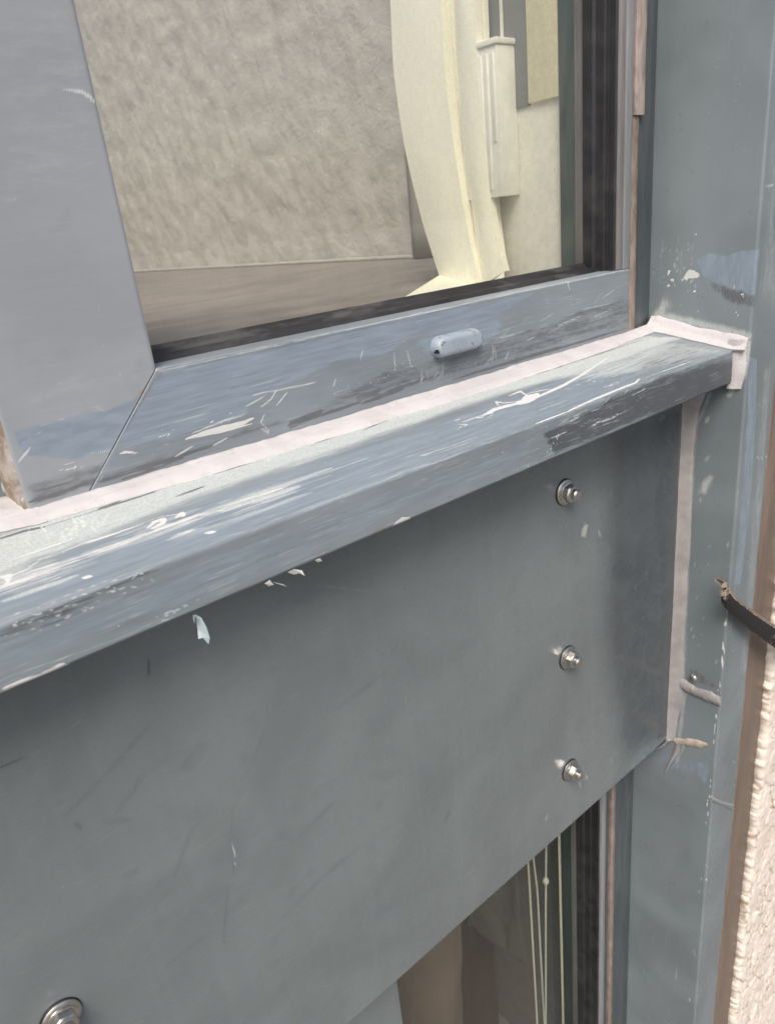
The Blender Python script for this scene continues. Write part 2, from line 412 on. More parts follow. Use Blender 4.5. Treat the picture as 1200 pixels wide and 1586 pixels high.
for a, b_, c_ in (((60, 660), (120, 642), .5), ((30, 690), (70, 664), .4), ((140, 630), (166, 624), .5), ((145, 632), (168, 637), .6), ((0, 322), (40, 300), .3)): mk.stroke('scr', [a, b_], .0010, c_)
mk.stroke('dark', [(40, 452), (80, 460), (125, 488)], .003, .42); mk.poly('pale', [(-30, -20), (60, -20), (75, 90), (20, 110), (-30, 60)], .03, .32)
mk.stroke('scr', [(140, 428), (190, 440)], .0006, .5); mk.stroke('rust', [(238, 580), (225, 600), (205, 628)], .0028, .5)
mk.stroke('dark', [(246, 572), (205, 640), (170, 700)], .0010, .5); mk.stroke('scr', [(168, 706), (142, 758)], .0010, .75, False)
mk.scatter('scr', (20, 330), (200, 520), 60, 40, .0008, .5, 5); mk.poly('pale', [(-20, -20), (130, -20), (178, 300), (150, 338), (115, 316), (60, 316), (30, 345), (-20, 350)], .010, .33); mk.poly('pale', [(100, 560), (225, 560), (200, 610), (110, 640), (30, 650), (20, 600)], .012, .34); mk.stroke('scr', [(150, 165), (186, 330), (238, 560)], .0009, .35, False)
flat_part('stile', Um, Vm, 'Y', Y_SASH, m_stile, win, mk, .046)
# bottom rail
v = lin(ZB, Z_RAIL, .0009); t = np.linspace(0, 1, 560)
xm = mit_x(v) + .00015
Vm = np.repeat(v[None, :], len(t), 0); Um = xm[None, :] + (.6185 - xm[None, :]) * t[:, None]
mk = Masks(Um, Vm, cY(Y_SASH))
mk.poly('blue', [(250, 578), (420, 540), (620, 495), (700, 478), (830, 452), (760, 495), (700, 505), (640, 520), (600, 545), (560, 555), (520, 560), (430, 600), (385, 625), (380, 640), (300, 668), (215, 690), (178, 694)], .005)
mk.poly('blue', [(690, 490), (760, 475), (780, 505), (750, 540), (660, 545), (640, 530)], .006, .8)
mk.poly('dark', [(600, 560), (770, 520), (960, 452), (985, 450), (985, 505), (700, 590), (480, 650), (440, 650)], .008, .60)
mk.poly('pale', [(380, 640), (520, 600), (640, 560), (610, 575), (440, 640), (300, 690), (200, 730), (180, 735)], .012, .38)
mk.poly('dark', [(150, 735), (260, 700), (380, 660), (470, 640), (560, 610), (560, 622), (440, 660), (140, 760)], .004, .62)
for a, b_ in (((150, 748), (250, 715)), ((190, 742), (285, 708)), ((250, 715), (330, 690)), ((445, 660), (500, 636)), ((470, 652), (560, 622)), ((560, 625), (625, 602)), ((600, 606), (680, 580)), ((700, 588), (870, 536)), ((780, 565), (970, 508))):
    mk.stroke('dark', [a, b_], .0022, .95)
mk.poly('dark', [(445, 652), (498, 632), (502, 642), (448, 664)], .0016, .9); mk.poly('dark', [(548, 612), (590, 600), (592, 612), (552, 624)], .0016, .75)
mk.stroke('white', [(288, 680), (330, 668), (375, 656), (392, 648)], .0032, .8); mk.stroke('white', [(300, 676), (345, 668), (390, 656)], .0022, .75)
mk.stroke('white', [(288, 681), (255, 690), (218, 700)], .0008, .75); mk.stroke('white', [(186, 703), (195, 700), (214, 702)], .0018, .85)
mk.stroke('scr', [(295, 672), (345, 652), (385, 640)], .0011, .8)
mk.scatter('white', (195, 692), (390, 640), 4, 16, .0008, .8, 7)
for a in ([(402, 632), (420, 618), (428, 604)], [(380, 630), (412, 612)], [(428, 628), (446, 606)], [(390, 612), (450, 600), (490, 592)], [(410, 640), (404, 654), (418, 668)], [(402, 662), (418, 672)], [(520, 585), (516, 600)], [(610, 545), (612, 570)], [(630, 540), (636, 566)], [(558, 468 + 90), (562, 540)], [(270, 708), (300, 690)], [(330, 690), (352, 678)]):
    mk.stroke('scr', a, .0009, .85)
mk.scatter('white', (505, 610), (640, 565), 6, 26, .0007, .8, 3)
for k in range(34):
    x = 640 + k * 5 + random.uniform(-3, 3); yb = 600 - (x - 640) * .30 + random.uniform(-6, 0); mk.stroke('scr', [(x, yb), (x + random.uniform(-3, 8), yb - random.uniform(8, 34))], random.uniform(.0008, .0024), random.uniform(.12, .55))
for k in range(26):
    x = 760 + k * 8 + random.uniform(-4, 4); y = 545 - (x - 760) * .30 + random.uniform(-40, 0); mk.stroke('scr', [(x, y), (x + random.uniform(15, 50), y - random.uniform(8, 22))], .0010, random.uniform(.25, .7))
mk.stroke('scr', [(879, 436), (882, 449)], .0008, 1)
mk.stroke('scr', [(246, 575), (400, 541), (600, 497), (800, 453), (973, 417)], .0011, .62, False)
mk.stroke('rust', [(250, 578), (244, 590)], .003, .6); mk.stroke('dark', [(248, 574), (180, 690)], .0007, .7); mk.stroke('scr', [(182, 690), (150, 755)], .0009, .4, False)
mk.stroke('rust', [(972, 420), (974, 470), (973, 504)], .0014, .6)
flat_part('bottom_rail', Um, Vm, 'Y', Y_SASH, m_rail, win, mk, .046)
# right stile: narrow bare lip, deep inner side
box('stile', .6010, .6075, Y_SASH + .001, .448, Z_RAIL, .40, m_lip, win, .0012)
box('stile_lip', .6078, .6175, Y_SASH - .0005, .448, Z_RAIL, .40, m_alu, win, .001)
# black ribbed gasket in the right rebate
prof = [(.6006, .4035), (.5990, .405), (.5990, .409), (.6003, .410), (.5998, .4145), (.5985, .4155), (.5985, .419), (.6000, .420), (.5996, .4245), (.5975, .4265), (.5970, .436), (.6009, .4364)]
zz = lin(Z_RAIL, .40, .05); n = len(prof)
v = [(px, py, z + ZC) for z in zz for px, py in prof]; f = grid_faces(len(zz), n).tolist()
mesh('gasket', v, f, m_gasket, win, sharp=25)
# bottom gasket: wedge with a dirty lip
xs = lin(.150, .6005, .004); v = []
for i, x in enumerate(xs):
    e = (fbm(x * 60, 3) - .5)
    for y, z in ((.4022, Z_RAIL - .004), (.4028, Z_RAIL - .0012), (.410, Z_RAIL - .0012 + .0010 * e), (.419, -.0636 + .0015 * e), (.4225, -.0600), (.4255, -.0590), (.4262, -.0612), (.4305, -.0600), (.4368, -.0545), (.4368, -.075)): v.append((x, y, z + ZC))
mesh('gasket', v, grid_faces(len(xs), 10).tolist(), m_gasketd, win, sharp=28)
box('glass_pane', .150, .6025, Y_GLASS, Y_GLASS + .006, -.072, .40, m_glass, win, 0)
# drain cap: long round-ended cap with sloping sides
def stadium(L, H, n=14):
    r = H / 2; p = []
    for k in range(n + 1): a = -math.pi / 2 + math.pi * k / n; p.append((L / 2 - r + r * math.cos(a), r * math.sin(a)))
    for k in range(n + 1): a = math.pi / 2 + math.pi * k / n; p.append((-L / 2 + r + r * math.cos(a), r * math.sin(a)))
    return p
v = []; cx, cz = .3885, -.0898
layers = [(.050, .0158, .4002), (.0500, .0158, .3975), (.0492, .0152, .3955), (.0462, .0122, .3925), (.0445, .0108, .3917), (.042, .0070, .3915), (.034, .001, .3915)]
for L, H, y in layers:
    for a, b_ in stadium(L, H): v.append((cx + a, y, cz + b_ + ZC))
k = len(stadium(1, .1)); f = []
for l in range(len(layers) - 1):
    for i in range(k): f.append([l * k + i, l * k + (i + 1) % k, (l + 1) * k + (i + 1) % k, (l + 1) * k + i])
f.append([(len(layers) - 1) * k + i for i in range(k)])
def mk_cap():
    b = N('chipped_cap_paint'); co = b.coords(); n = b.noise(co, 190, 4, .6, .4); n2 = b.noise(co, 60, 3)
    chip = b.math('MULTIPLY', b.ramp(n, .60, .63), b.ramp(n2, .42, .52))
    col = b.mix(b.ramp(n2, .3, .7), (.27, .325, .385), (.32, .375, .43))
    col = b.mix(chip, col, b.mix(b.noise(co, 500, 2), (.06, .045, .04), (.32, .27, .22)))
    b.bsdf(col, .38, 0, b.bump(chip, -.5, .0006)); return b.m
capo = mesh('drain_cap', v, f, mk_cap(), win, sharp=50)
box('slot', cx - .0245, cx - .0205, .3928, .3975, cz - .0035, cz - .0005, m_rubber, capo, .0006)

# ------------------------------------------------------------------ fixed frame right of the sash
frm = empty('window_frame', (.637, .41, ZC - .12), 'narrow dark fixed frame between the upper sash and the corner post', 'window frame')
def rough_strip(name, x0, x1, y, z0, z1, mat, parent, amp, seed, depth=.02, step=.004):
    zs = lin(z0, z1, step); v = []
    for z in zs:
        e = (fbm(z * 40, seed, seed) - .5) * amp; e2 = (fbm(z * 55, seed + 5, seed + 3) - .5) * amp
        yy = y + (fbm(z * 70, seed + 9, seed) - .5) * amp * .5
        v += [(x0 + e, y + depth, z + ZC), (x0 + e, yy + .0008, z + ZC), (x0 + e + .0010, yy, z + ZC), (x1 + e2 - .0010, yy, z + ZC), (x1 + e2, yy + .0008, z + ZC), (x1 + e2, y + depth, z + ZC)]
    return mesh(name, v, grid_faces(len(zs), 6).tolist(), mat, parent, sharp=40)
rough_strip('sealant_strip', .6190, .6285, .4000, -.121, .062, m_brownstrip, frm, .002, 3)
rough_strip('sealant_strip', .6190, .6335, .3980, .0625, .40, m_pinkseal, frm, .0015, 8)
box('channel', .6270, .6565, .4025, .43, -.126, .40, m_dark, frm, .0008)

# ================================================================== SILL
sill = empty('window_sill', (.3, Y_SILL, ZC + Z_SF), 'projecting sloped sill of weathered blue-grey metal smeared with white under the upper window', 'sill')
# cross-section: back edge, slope, rounded nose, front, rounded return, underside
ca, sa = math.cos(math.atan(SLOPE)), math.sin(math.atan(SLOPE)); r1 = .0024
sec = []
yb = .4075
nT = 96; yN = Y_SILL + r1
for k in range(nT + 1):
    y = yb + (yN - yb) * k / nT; sec.append((y, z_sill(y)))
z_nose = z_sill(yN)
for k in range(1, 9):
    a = math.pi / 2 * k / 8; sec.append((yN - r1 * math.sin(a), z_nose - r1 * (1 - math.cos(a)) - .0002 * k / 8))
Z_SB = -.1690
zc0 = sec[-1][1]
for k in range(1, 32): sec.append((Y_SILL - .0004 * k / 31, zc0 + (Z_SB + .0012 - zc0) * k / 31))
for k in range(1, 5):
    a = math.pi / 2 * k / 4; sec.append((Y_SILL + .0012 * (1 - math.cos(a)), Z_SB + .0012 - .0012 * math.sin(a)))
sec.append((.330, Z_SB)); sec.append((.3612, Z_SB + .001))
sec = np.array(sec); arc = np.concatenate([[0], np.cumsum(np.hypot(*np.diff(sec, axis=0).T))])
xs = np.concatenate([lin(-.9, -.02, .02), lin(-.018, .6535, .0011)])
nx, ns = len(xs), len(sec)
Um = np.repeat(xs[:, None], ns, 1); Vm = np.repeat(arc[None, :], nx, 0)
wob = (fbm(Um * 9, Vm * 30, 5, 3) - .5) * .0009
fr = np.clip((sec[:, 0] - .34) * -60, 0, 1)[None, :]
yy = sec[None, :, 0] + 0 * Um; zz2 = sec[None, :, 1] + wob * .7
nose = np.exp(-((sec[:, 0] - Y_SILL) / .004) ** 2)[None, :] * 1.0
yy = yy + (fbm(Um * 30, Vm * 60, 9, 3) - .5) * .0007 * nose
def c_top(q):
    r = ray(*q); k = SLOPE; tt = (Z_SF - k * Y_SILL) / (r[2] - k * r[1]); p = r * tt; return np.array([p[0], (yb - p[1]) / ca])
S_F0 = arc[nT + 8]
def c_front(q): p = onY(q, Y_SILL - .0002); return np.array([p[0], S_F0 + (zc0 - p[2])])
mk = Masks(Um, Vm, c_top)
# greenish chalk over the back half, blue on the front half of the top
mk.poly('pale', [(-60, 850), (60, 805), (300, 735), (520, 668), (760, 592), (900, 552), (1000, 520), (1060, 522), (930, 570), (780, 610), (660, 650), (520, 700), (380, 745), (260, 790), (150, 835), (70, 860), (30, 885), (-60, 920)], .008, .95)
mk.poly('pale', [(900, 545), (1000, 520), (1140, 545), (1000, 580), (930, 590), (860, 590)], .014, .6)
mk.poly('blue', [(-40, 900), (60, 880), (160, 838), (330, 778), (520, 712), (640, 668), (760, 630), (860, 590), (960, 575), (920, 620), (760, 680), (600, 742), (420, 806), (300, 850), (150, 905), (-40, 968)], .006, .95)
mk.poly('blue', [(820, 600), (980, 560), (1010, 575), (900, 632), (780, 672)], .006, .75)
# bare white undercoat streaks along the front
mk.poly('white', [(-40, 905), (40, 882), (110, 860), (200, 832), (270, 808), (330, 790), (250, 828), (160, 866), (80, 898), (-40, 945)], .012, .70)
mk.poly('white', [(140, 855), (210, 828), (300, 795), (350, 785), (290, 812), (200, 845), (150, 862)], .008, .85)
for k in range(22):
    x = random.uniform(-20, 420); y0 = 940 - (x + 20) * .345 - random.uniform(2, 70) * (1 - x / 700)
    l = random.uniform(40, 150); mk.stroke('white', [(x, y0), (x + l, y0 - l * .345)], random.uniform(.0010, .0030), random.uniform(.35, .66)); mk.stroke('pale', [(x, y0 + 6), (x + l * 1.3, y0 + 6 - l * .45)], random.uniform(.003, .007), random.uniform(.4, .8))
for k in range(18):
    x = random.uniform(300, 760); y0 = 838 - (x - 300) * .352 - random.uniform(2, 42)
    l = random.uniform(30, 120); mk.stroke('scr', [(x, y0), (x + l, y0 - l * .35)], random.uniform(.0007, .0014), random.uniform(.3, .75))
for k in range(14):
    x = random.uniform(700, 1090); y0 = 690 - (x - 700) * .36 - random.uniform(2, 60)
    l = random.uniform(30, 110); mk.stroke('scr', [(x, y0), (x + l, y0 - l * .34)], random.uniform(.0008, .0016), random.uniform(.25, .7))
mk.stroke('white', [(-10, 905), (45, 880), (60, 868), (130, 842), (180, 826), (250, 800), (290, 795)], .0024, .62)
for a in ([(228, 818), (240, 808), (254, 804), (252, 810), (236, 818)], [(272, 802), (282, 795), (284, 800)], [(0, 895), (14, 892), (10, 905)], [(318, 826), (334, 824)], [(128, 896), (142, 893)]): mk.stroke('white', a, .0026, .9)
# runny white smear on the right
mk.stroke('white', [(748, 643), (768, 633), (800, 625), (826, 616)], .0034, 1.0); mk.stroke('white', [(800, 622), (838, 612), (868, 599), (900, 581), (944, 552)], .0026, 1.0)
mk.stroke('white', [(772, 629), (768, 622), (780, 624), (800, 622)], .0014, .9); mk.stroke('white', [(788, 613), (806, 606), (815, 612), (808, 622)], .0016, .95); mk.stroke('white', [(815, 610), (832, 606), (852, 602)], .0014, .9)
mk.poly('white', [(800, 628), (812, 612), (834, 608), (838, 614), (820, 624)], .0014, .9)
mk.stroke('white', [(850, 590), (880, 580), (900, 570)], .0014, .75); mk.stroke('white', [(866, 574), (900, 562), (925, 552)], .0012, .62)
mk.stroke('white', [(880, 636), (920, 618), (960, 602), (985, 592), (990, 586)], .0026, .85); mk.stroke('white', [(830, 655), (880, 636)], .0014, .75); mk.stroke('white', [(985, 590), (1040, 570), (1080, 556)], .0014, .7)
mk.scatter('white', (700, 665), (760, 636), 5, 14, .0009, .8, 12); mk.scatter('white', (880, 600), (990, 570), 9, 20, .0009, .75, 12)
mk.scatter('white', (480, 700), (560, 678), 3, 12, .0008, .7, 6); mk.scatter('white', (330, 800), (480, 752), 6, 10, .0010, .6, 8)
# bare dark line under the bead, and dried drips
mk.stroke('dark', [(-10, 838), (40, 822), (70, 816)], .0022, 1); mk.stroke('dark', [(70, 816), (200, 775), (330, 728)], .0010, .8, False)
for a, b_ in (((150, 788), (188, 775)), ((170, 783), (240, 762)), ((330, 735), (420, 706)), ((360, 722), (440, 694)), ((480, 690), (620, 640)), ((560, 668), (640, 632)), ((700, 614), (800, 588)), ((800, 590), (1000, 524)), ((270, 770), (320, 752))): mk.stroke('dark', [a, b_], .0018, .8)
for k in range(22):
    x = random.uniform(60, 160); y0 = 845 - (x - 60) * .3 + random.uniform(-14, 10)
    mk.stroke('scr', [(x, y0), (x + random.uniform(-12, 12), y0 - 12), (x + random.uniform(-12, 16), y0 - 22)], .0008, random.uniform(.4, .85))
mk.stroke('scr', [(46, 812), (42, 835), (48, 850)], .0010, .7); mk.stroke('scr', [(148, 796), (142, 815), (150, 825)], .0010, .7); mk.stroke('scr', [(410, 716), (416, 710), (418, 718)], .0009, .8)
for k in range(26):
    x = random.uniform(600, 720); y0 = 735 - (x - 600) * .36 - random.uniform(2, 40); mk.stroke('blue', [(x, y0), (x + 60, y0 - random.uniform(14, 26))], .0016, .8)
mk.stroke('dark', [(650, 705), (720, 682), (810, 655)], .0012, .55)
# front face
mk.conv = c_front
mk.poly('blue', [(-20, 985), (120, 930), (330, 850), (600, 752), (760, 700), (820, 672), (830, 690), (820, 720), (600, 810), (420, 890), (200, 985), (-20, 1060)], .010, .62)
mk.poly('dark', [(-20, 978), (60, 945), (140, 915), (240, 876), (290, 862), (240, 890), (190, 912), (140, 945), (70, 975), (-20, 1000)], .006, .72)
mk.scatter('white', (110, 945), (225, 892), 6, 10, .0008, .65, 12); mk.scatter('scr', (0, 985), (230, 890), 10, 60, .0008, .7, 12)
mk.poly('dark', [(838, 668), (900, 640), (935, 625), (1000, 602), (1140, 552), (1140, 600), (1060, 622), (960, 664), (858, 708), (848, 690)], .004, .82)
for k in range(46):
    x = random.uniform(850, 1000); y0 = 695 - (x - 850) * .41 - random.uniform(0, 40); mk.stroke('scr', [(x, y0), (x + random.uniform(10, 28), y0 - random.uniform(8, 14))], .0008, random.uniform(.3, .75))
for k in range(60):
    x = random.uniform(350, 840); y0 = 878 - (x - 350) * .40 - random.uniform(4, 66); l = random.uniform(15, 60); mk.stroke('scr', [(x, y0), (x + l, y0 - l * .46)], .0010, random.uniform(.18, .5))
mk.poly('dark', [(940, 610), (1145, 545), (1145, 605), (1000, 650), (920, 668)], .010, .95); mk.conv = c_top; mk.poly('dark', [(960, 570), (1030, 528), (1140, 548), (1000, 590)], .014, .5); mk.conv = c_front; mk.scatter('white', (848, 700), (868, 668), 3, 14, .0008, .8, 6); mk.scatter('white', (780, 712), (860, 700), 8, 18, .0008, .6, 6)
mk.poly('white', [(604, 818), (612, 808), (622, 800), (634, 800), (636, 805), (620, 813)], .0008, 1); mk.poly('rust', [(572, 822), (596, 810), (600, 815), (580, 826)], .003, .7)
mk.poly('white', [(-20, 1082), (6, 1062), (30, 1050), (60, 1040), (90, 1024), (106, 1024), (112, 1030), (60, 1056), (-20, 1090)], .0012, .62); mk.poly('rust', [(-20, 1085), (6, 1062), (60, 1040), (100, 1026), (112, 1030), (60, 1056), (-20, 1095)], .003, .62)
mk.scatter('scr', (240, 958), (330, 925), 3, 26, .0008, .6, 10)
mk.stroke('scr', [(-20, 1060), (180, 990), (400, 905), (600, 820), (800, 736), (1000, 650)], .0009, .5, False)
mk.stroke('scr', [(-20, 968), (150, 905), (330, 840), (480, 786), (600, 742), (760, 684), (900, 632)], 0.0024, .36, False)
v = np.stack([Um.ravel(), yy.ravel(), zz2.ravel() + ZC], 1)
so = mesh('sill_sheet', v, grid_faces(nx, ns).tolist(), m_sill, sill, sharp=60); set_masks(so, mk, nx * ns)
# sealant bead along the foot of the sash, then up the post end
def loft(name, secs, mat, parent, sharp=70):
    secs = np.array(secs); n, k, _ = secs.shape
    v = secs.reshape(-1, 3).copy(); v[:, 2] += ZC
    return mesh(name, v, grid_faces(n, k).tolist() + [list(range(k))[::-1], [(n - 1) * k + i for i in range(k)]], mat, parent, sharp=sharp)
secs = []
for x in np.concatenate([lin(.0735, .6540, .0022)]):
    a = (fbm(x * 30, 1, 3, 4) - .5); b_ = (fbm(x * 45, 7, 9, 4) - .5); wide = np.interp(x, [.073, .12, .16, .25, .35, .45, .55, .60, .65], [.0125, .0145, .0175, .018, .020, .0205, .0175, .013, .010])
    a += .6 * (fbm(x * 140, 2, 13, 3) - .5); b_ += .9 * (fbm(x * 150, 5, 19, 3) - .5)
    zt = Z_BEAD + .0016 * a + np.interp(x, [.6, .65], [0, .002]); yl = Y_SASH - wide - .0018 * b_
    zl = z_sill(yl); m0 = np.array([(Y_SASH + .001, zt - .001), (Y_SASH - .0006, zt), (Y_SASH - .0020, zt - .0006), (Y_SASH - .34 * wide, zt * .62 + zl * .38 + .0010), (Y_SASH - .68 * wide, zt * .26 + zl * .74 + .0018), (yl + .0014, zl + .0018), (yl, zl + .0001), (yl + .002, zl - .001)])
    secs.append([(x, p[0], p[1]) for p in m0])
loft('sealant_bead', secs, m_bead, sill)
secs = []
for tq in np.linspace(0, 1, 60):       # bead along the sill's end, on the post
    y = .4000 + (.3045 - .4000) * tq; a = fbm(tq * 6, 2, 5, 4) - .5; b_ = fbm(tq * 8, 5, 6, 4) - .5
    up = np.interp(tq, [0, .08, .2, .5, .9, 1], [.0115, .0135, .0125, .0115, .0130, .0105]) + .002 * a; out = np.interp(tq, [0, .2, .8, 1], [.016, .010, .008, .006]) + .002 * b_
    zl = z_sill(max(y, Y_SILL)); X = X_POST
    secs.append([(X + .0008, y, zl + up), (X - .0009, y, zl + up - .0006), (X - .0022, y, zl + up * .6), (X - out * .55, y, zl + up * .25 + .0006), (X - out, y, zl + .0007), (X - out + .001, y, zl - .001)])
loft('sealant_bead', secs, m_bead, sill)
secs = []
for tq in np.linspace(0, 1, 26):       # short upright leg over the sill's front corner
    z = Z_SF + .009 + (-.1745 - Z_SF - .009) * tq; a = fbm(tq * 5, 8, 2, 3) - .5
    yl = .3050 + .0015 * a + .0095 * max(0, tq - .75); wd = .0125 - .004 * tq; X = X_POST
    secs.append([(X + .0008, yl, z), (X - .0008, yl, z), (X - .0022, yl + .002, z), (X - .0040, yl + .006, z), (X - .0050, yl + wd * .85, z), (X - .0045, yl + wd + .003, z)])
loft('sealant_bead', secs, m_bead, sill)
# thick smear of sealant at the left foot of the sash
secs = []
for x in lin(-.20, .0765, .003):
    a = fbm(x * 90, 4, 5, 4) - .5; b_ = fbm(x * 70, 6, 1, 4) - .5
    y0 = .4258; yl = np.interp(x, [-.2, .02, .05, .069, .0765], [.415, .400, .392, .388, .3865]) + .006 * b_
    zt = np.interp(x, [-.2, .04, .06, .0735], [-.121, -.1185, -.1165, -.1180]) + .004 * a
    zl = min(z_sill(yl), -.1222)
    mid = [(y0 * (1 - q) + yl * q, zt * (1 - q) + zl * q + .005 * (fbm(x * 160, q * 5, 11, 3) - .3) * math.sin(math.pi * q) + .0016 * math.sin(math.pi * q) + .0006) for q in np.linspace(0, 1, 8)]
    secs.append([(x, y0 + .001, zt)] + [(x, p[0], p[1]) for p in mid] + [(x, yl + .002, zl - .0015)])
loft('sealant_lump', secs, m_bead, sill)
box('back_apron', -.9, .0735, .4076, .46, -.150, z_sill(.4076) - .0004, m_slab, sill, 0)
# peeling flakes on the lower arris
def flake(px, y0, mat, lean=.004, th=.0003):
    P = []
    for k, q in enumerate(px):
        t_ = k / (len(px) - 1); p = onY(q, y0 - lean * math.sin(math.pi * t_)); P.append(p)
    n = len(P); v = [(p[0], p[1], p[2] + ZC) for p in P] + [(p[0] + .0001, p[1] + th, p[2] + ZC) for p in P]
    f = [list(range(n)), list(range(2 * n - 1, n - 1, -1))] + [[i, n + i, n + (i + 1) % n, (i + 1) % n] for i in range(n)]
    return mesh('paint_flake', v, f, mat, sill, smooth=False)
flake([(302, 952), (312, 957), (320, 972), (325, 988), (323, 998), (314, 988), (307, 990), (306, 975)], .3155, m_pastel)
flake([(299, 952), (302, 954), (301, 966), (299, 960)], .3152, m_pastel)
flake([(446, 887), (456, 882), (468, 884), (472, 892), (464, 888), (455, 890)], .3145, m_peel)
flake([(410, 904), (418, 899), (424, 906), (416, 908)], .3145, m_peel)
flake([(424, 902), (440, 906), (444, 909), (428, 904)], .3148, m_peel)
flake([(488, 868), (496, 865), (499, 869), (492, 871)], .3147, m_peel)

# ================================================================== SPANDREL PANEL
pan = empty('spandrel_panel', (.3, Y_PANEL, ZC - .598), 'large smooth grey metal panel bolted under the sill', 'panel')
ZP0, ZP1, XP1 = -.5985, -.160, .6525
u = np.concatenate([lin(-.9, -.08, .04), lin(-.075, XP1, .00125)]); vv = lin(ZP0, ZP1, .00125)
Um = np.repeat(u[:, None], len(vv), 1); Vm = np.repeat(vv[None, :], len(u), 0)
mk = Masks(Um, Vm, cY(Y_PANEL))
for a in ([(38, 1185), (85, 1140), (108, 1128), (148, 1106)],): mk.stroke('scr', a, .0011, .42)
mk.stroke('dark', [(0, 1190), (45, 1170)], .0014, .8)
mk.stroke('scr', [(356, 1300), (363, 1320), (364, 1340)], .0011, .6); mk.stroke('dark', [(360, 1255), (358, 1300)], .0012, .5); mk.stroke('dark', [(364, 1325), (360, 1360)], .0012, .6)
mk.stroke('dark', [(354, 1372), (345, 1465)], .0012, .6); mk.stroke('dark', [(415, 1400), (380, 1430), (350, 1456)], .0012, .5); mk.stroke('dark', [(348, 1462), (352, 1440)], .001, .6)
for a in ([(100, 1265), (150, 1215), (200, 1160), (235, 1120)], [(180, 1260), (225, 1200)], [(275, 1200), (310, 1150)], [(380, 1205), (395, 1170), (410, 1135)], [(270, 1360), (295, 1290), (330, 1250)], [(160, 1275), (205, 1270)], [(430, 1430), (500, 1360), (560, 1310)], [(460, 1300), (520, 1240)], [(255, 1500), (330, 1440)], [(520, 1100), (600, 1040)]): mk.stroke('dark', a, .0055, .40)
mk.stroke('dark', [(115, 1273), (128, 1285)], .003, .5); mk.stroke('dark', [(190, 1358), (215, 1352)], .006, .42)
mk.poly('dark', [(520, 1440), (560, 1400), (600, 1340), (640, 1330), (650, 1380), (620, 1440), (540, 1500), (470, 1480)], .03, .36)
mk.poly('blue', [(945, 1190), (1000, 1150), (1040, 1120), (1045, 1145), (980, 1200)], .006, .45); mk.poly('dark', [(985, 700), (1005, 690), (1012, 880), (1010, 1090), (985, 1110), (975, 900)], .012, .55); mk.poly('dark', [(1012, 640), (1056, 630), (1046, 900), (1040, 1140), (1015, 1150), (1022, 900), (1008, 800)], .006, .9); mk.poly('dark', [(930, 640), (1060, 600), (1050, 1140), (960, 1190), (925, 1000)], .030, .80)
for a in ([(1018, 650), (1030, 645)],): mk.stroke('pale', a, .004, .8)
for q in ((900, 825), (906, 818), (930, 832), (985, 915), (1003, 890), (1010, 855), (995, 960), (1000, 985), (985, 1100), (948, 1182), (910, 1208), (845, 1272), (900, 1222)):
    mk.stroke('pale', [q, (q[0] + random.uniform(-4, 4), q[1] - random.uniform(4, 12))], .0022, .62)
mk.poly('pale', [(898, 832), (904, 812), (911, 812), (907, 834)], .002, .75)
mk.stroke('scr', [(480, 905), (540, 912), (585, 918)], .0012, .5); mk.stroke('scr', [(565, 915), (585, 919)], .0006, .6); mk.stroke('scr', [(220, 1462), (300, 1400)], .0007, .3)
mk.stroke('dark', [(230, 1018), (231, 1050)], .0016, .8); mk.stroke('dark', [(566, 1116), (568, 1116)], .0018, .9); mk.stroke('dark', [(688, 1275), (697, 1255)], .004, .55)
mk.scatter('scr', (100, 1250), (700, 1150), 150, 60, .0006, .5, 5); mk.scatter('dark', (60, 1300), (600, 1200), 160, 40, .0009, .6, 6); mk.scatter('scr', (300, 1400), (900, 850), 120, 50, .0007, .45, 4)
for k in range(14):
    x = random.uniform(150, 420); y0 = random.uniform(1150, 1420); mk.stroke('dark', [(x, y0), (x + random.uniform(8, 30), y0 - random.uniform(14, 50))], .0010, random.uniform(.3, .55))
mk.stroke('scr', [(600, 1535), (790, 1362), (975, 1198)], .0009, .4, False)
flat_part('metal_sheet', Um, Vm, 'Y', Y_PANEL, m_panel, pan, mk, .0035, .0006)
box('bottom_return', -.9, XP1 - .001, Y_PANEL + .0037, Y_PANEL + .030, ZP0, ZP0 + .003, m_dark, pan, .0004)
# bolts
def lathe(pts, n=32):
    v = []; f = []
    for y, r in pts:
        for k in range(n): a = 2 * math.pi * k / n; v.append((r * math.cos(a), y, r * math.sin(a)))
    for l in range(len(pts) - 1):
        for k in range(n): f.append([l * n + k, l * n + (k + 1) % n, (l + 1) * n + (k + 1) % n, (l + 1) * n + k])
    f.append([(len(pts) - 1) * n + k for k in range(n)])
    return v, f
def lmesh(name, v, f, mat, sharp=35):
    me = bpy.data.meshes.new(name); me.from_pydata(v, [], f); me.materials.append(mat); me.update(); me.shade_smooth(); me.set_sharp_from_angle(angle=math.radians(sharp)); return me
me_ring = lmesh('seal_ring', *lathe([(0, .0117), (-.0008, .0117), (-.0012, .0114), (-.0012, .009)]), m_rubber)
me_wash = lmesh('washer', *lathe([(-.0012, .0112), (-.0020, .0112), (-.0026, .0106), (-.0031, .0088), (-.0034, .0062), (-.0034, .004)]), m_steeld)
hx = []; n6 = 24
def hexr(a, r): a = (a + math.pi / 6) % (math.pi / 3) - math.pi / 6; return r / math.cos(a)
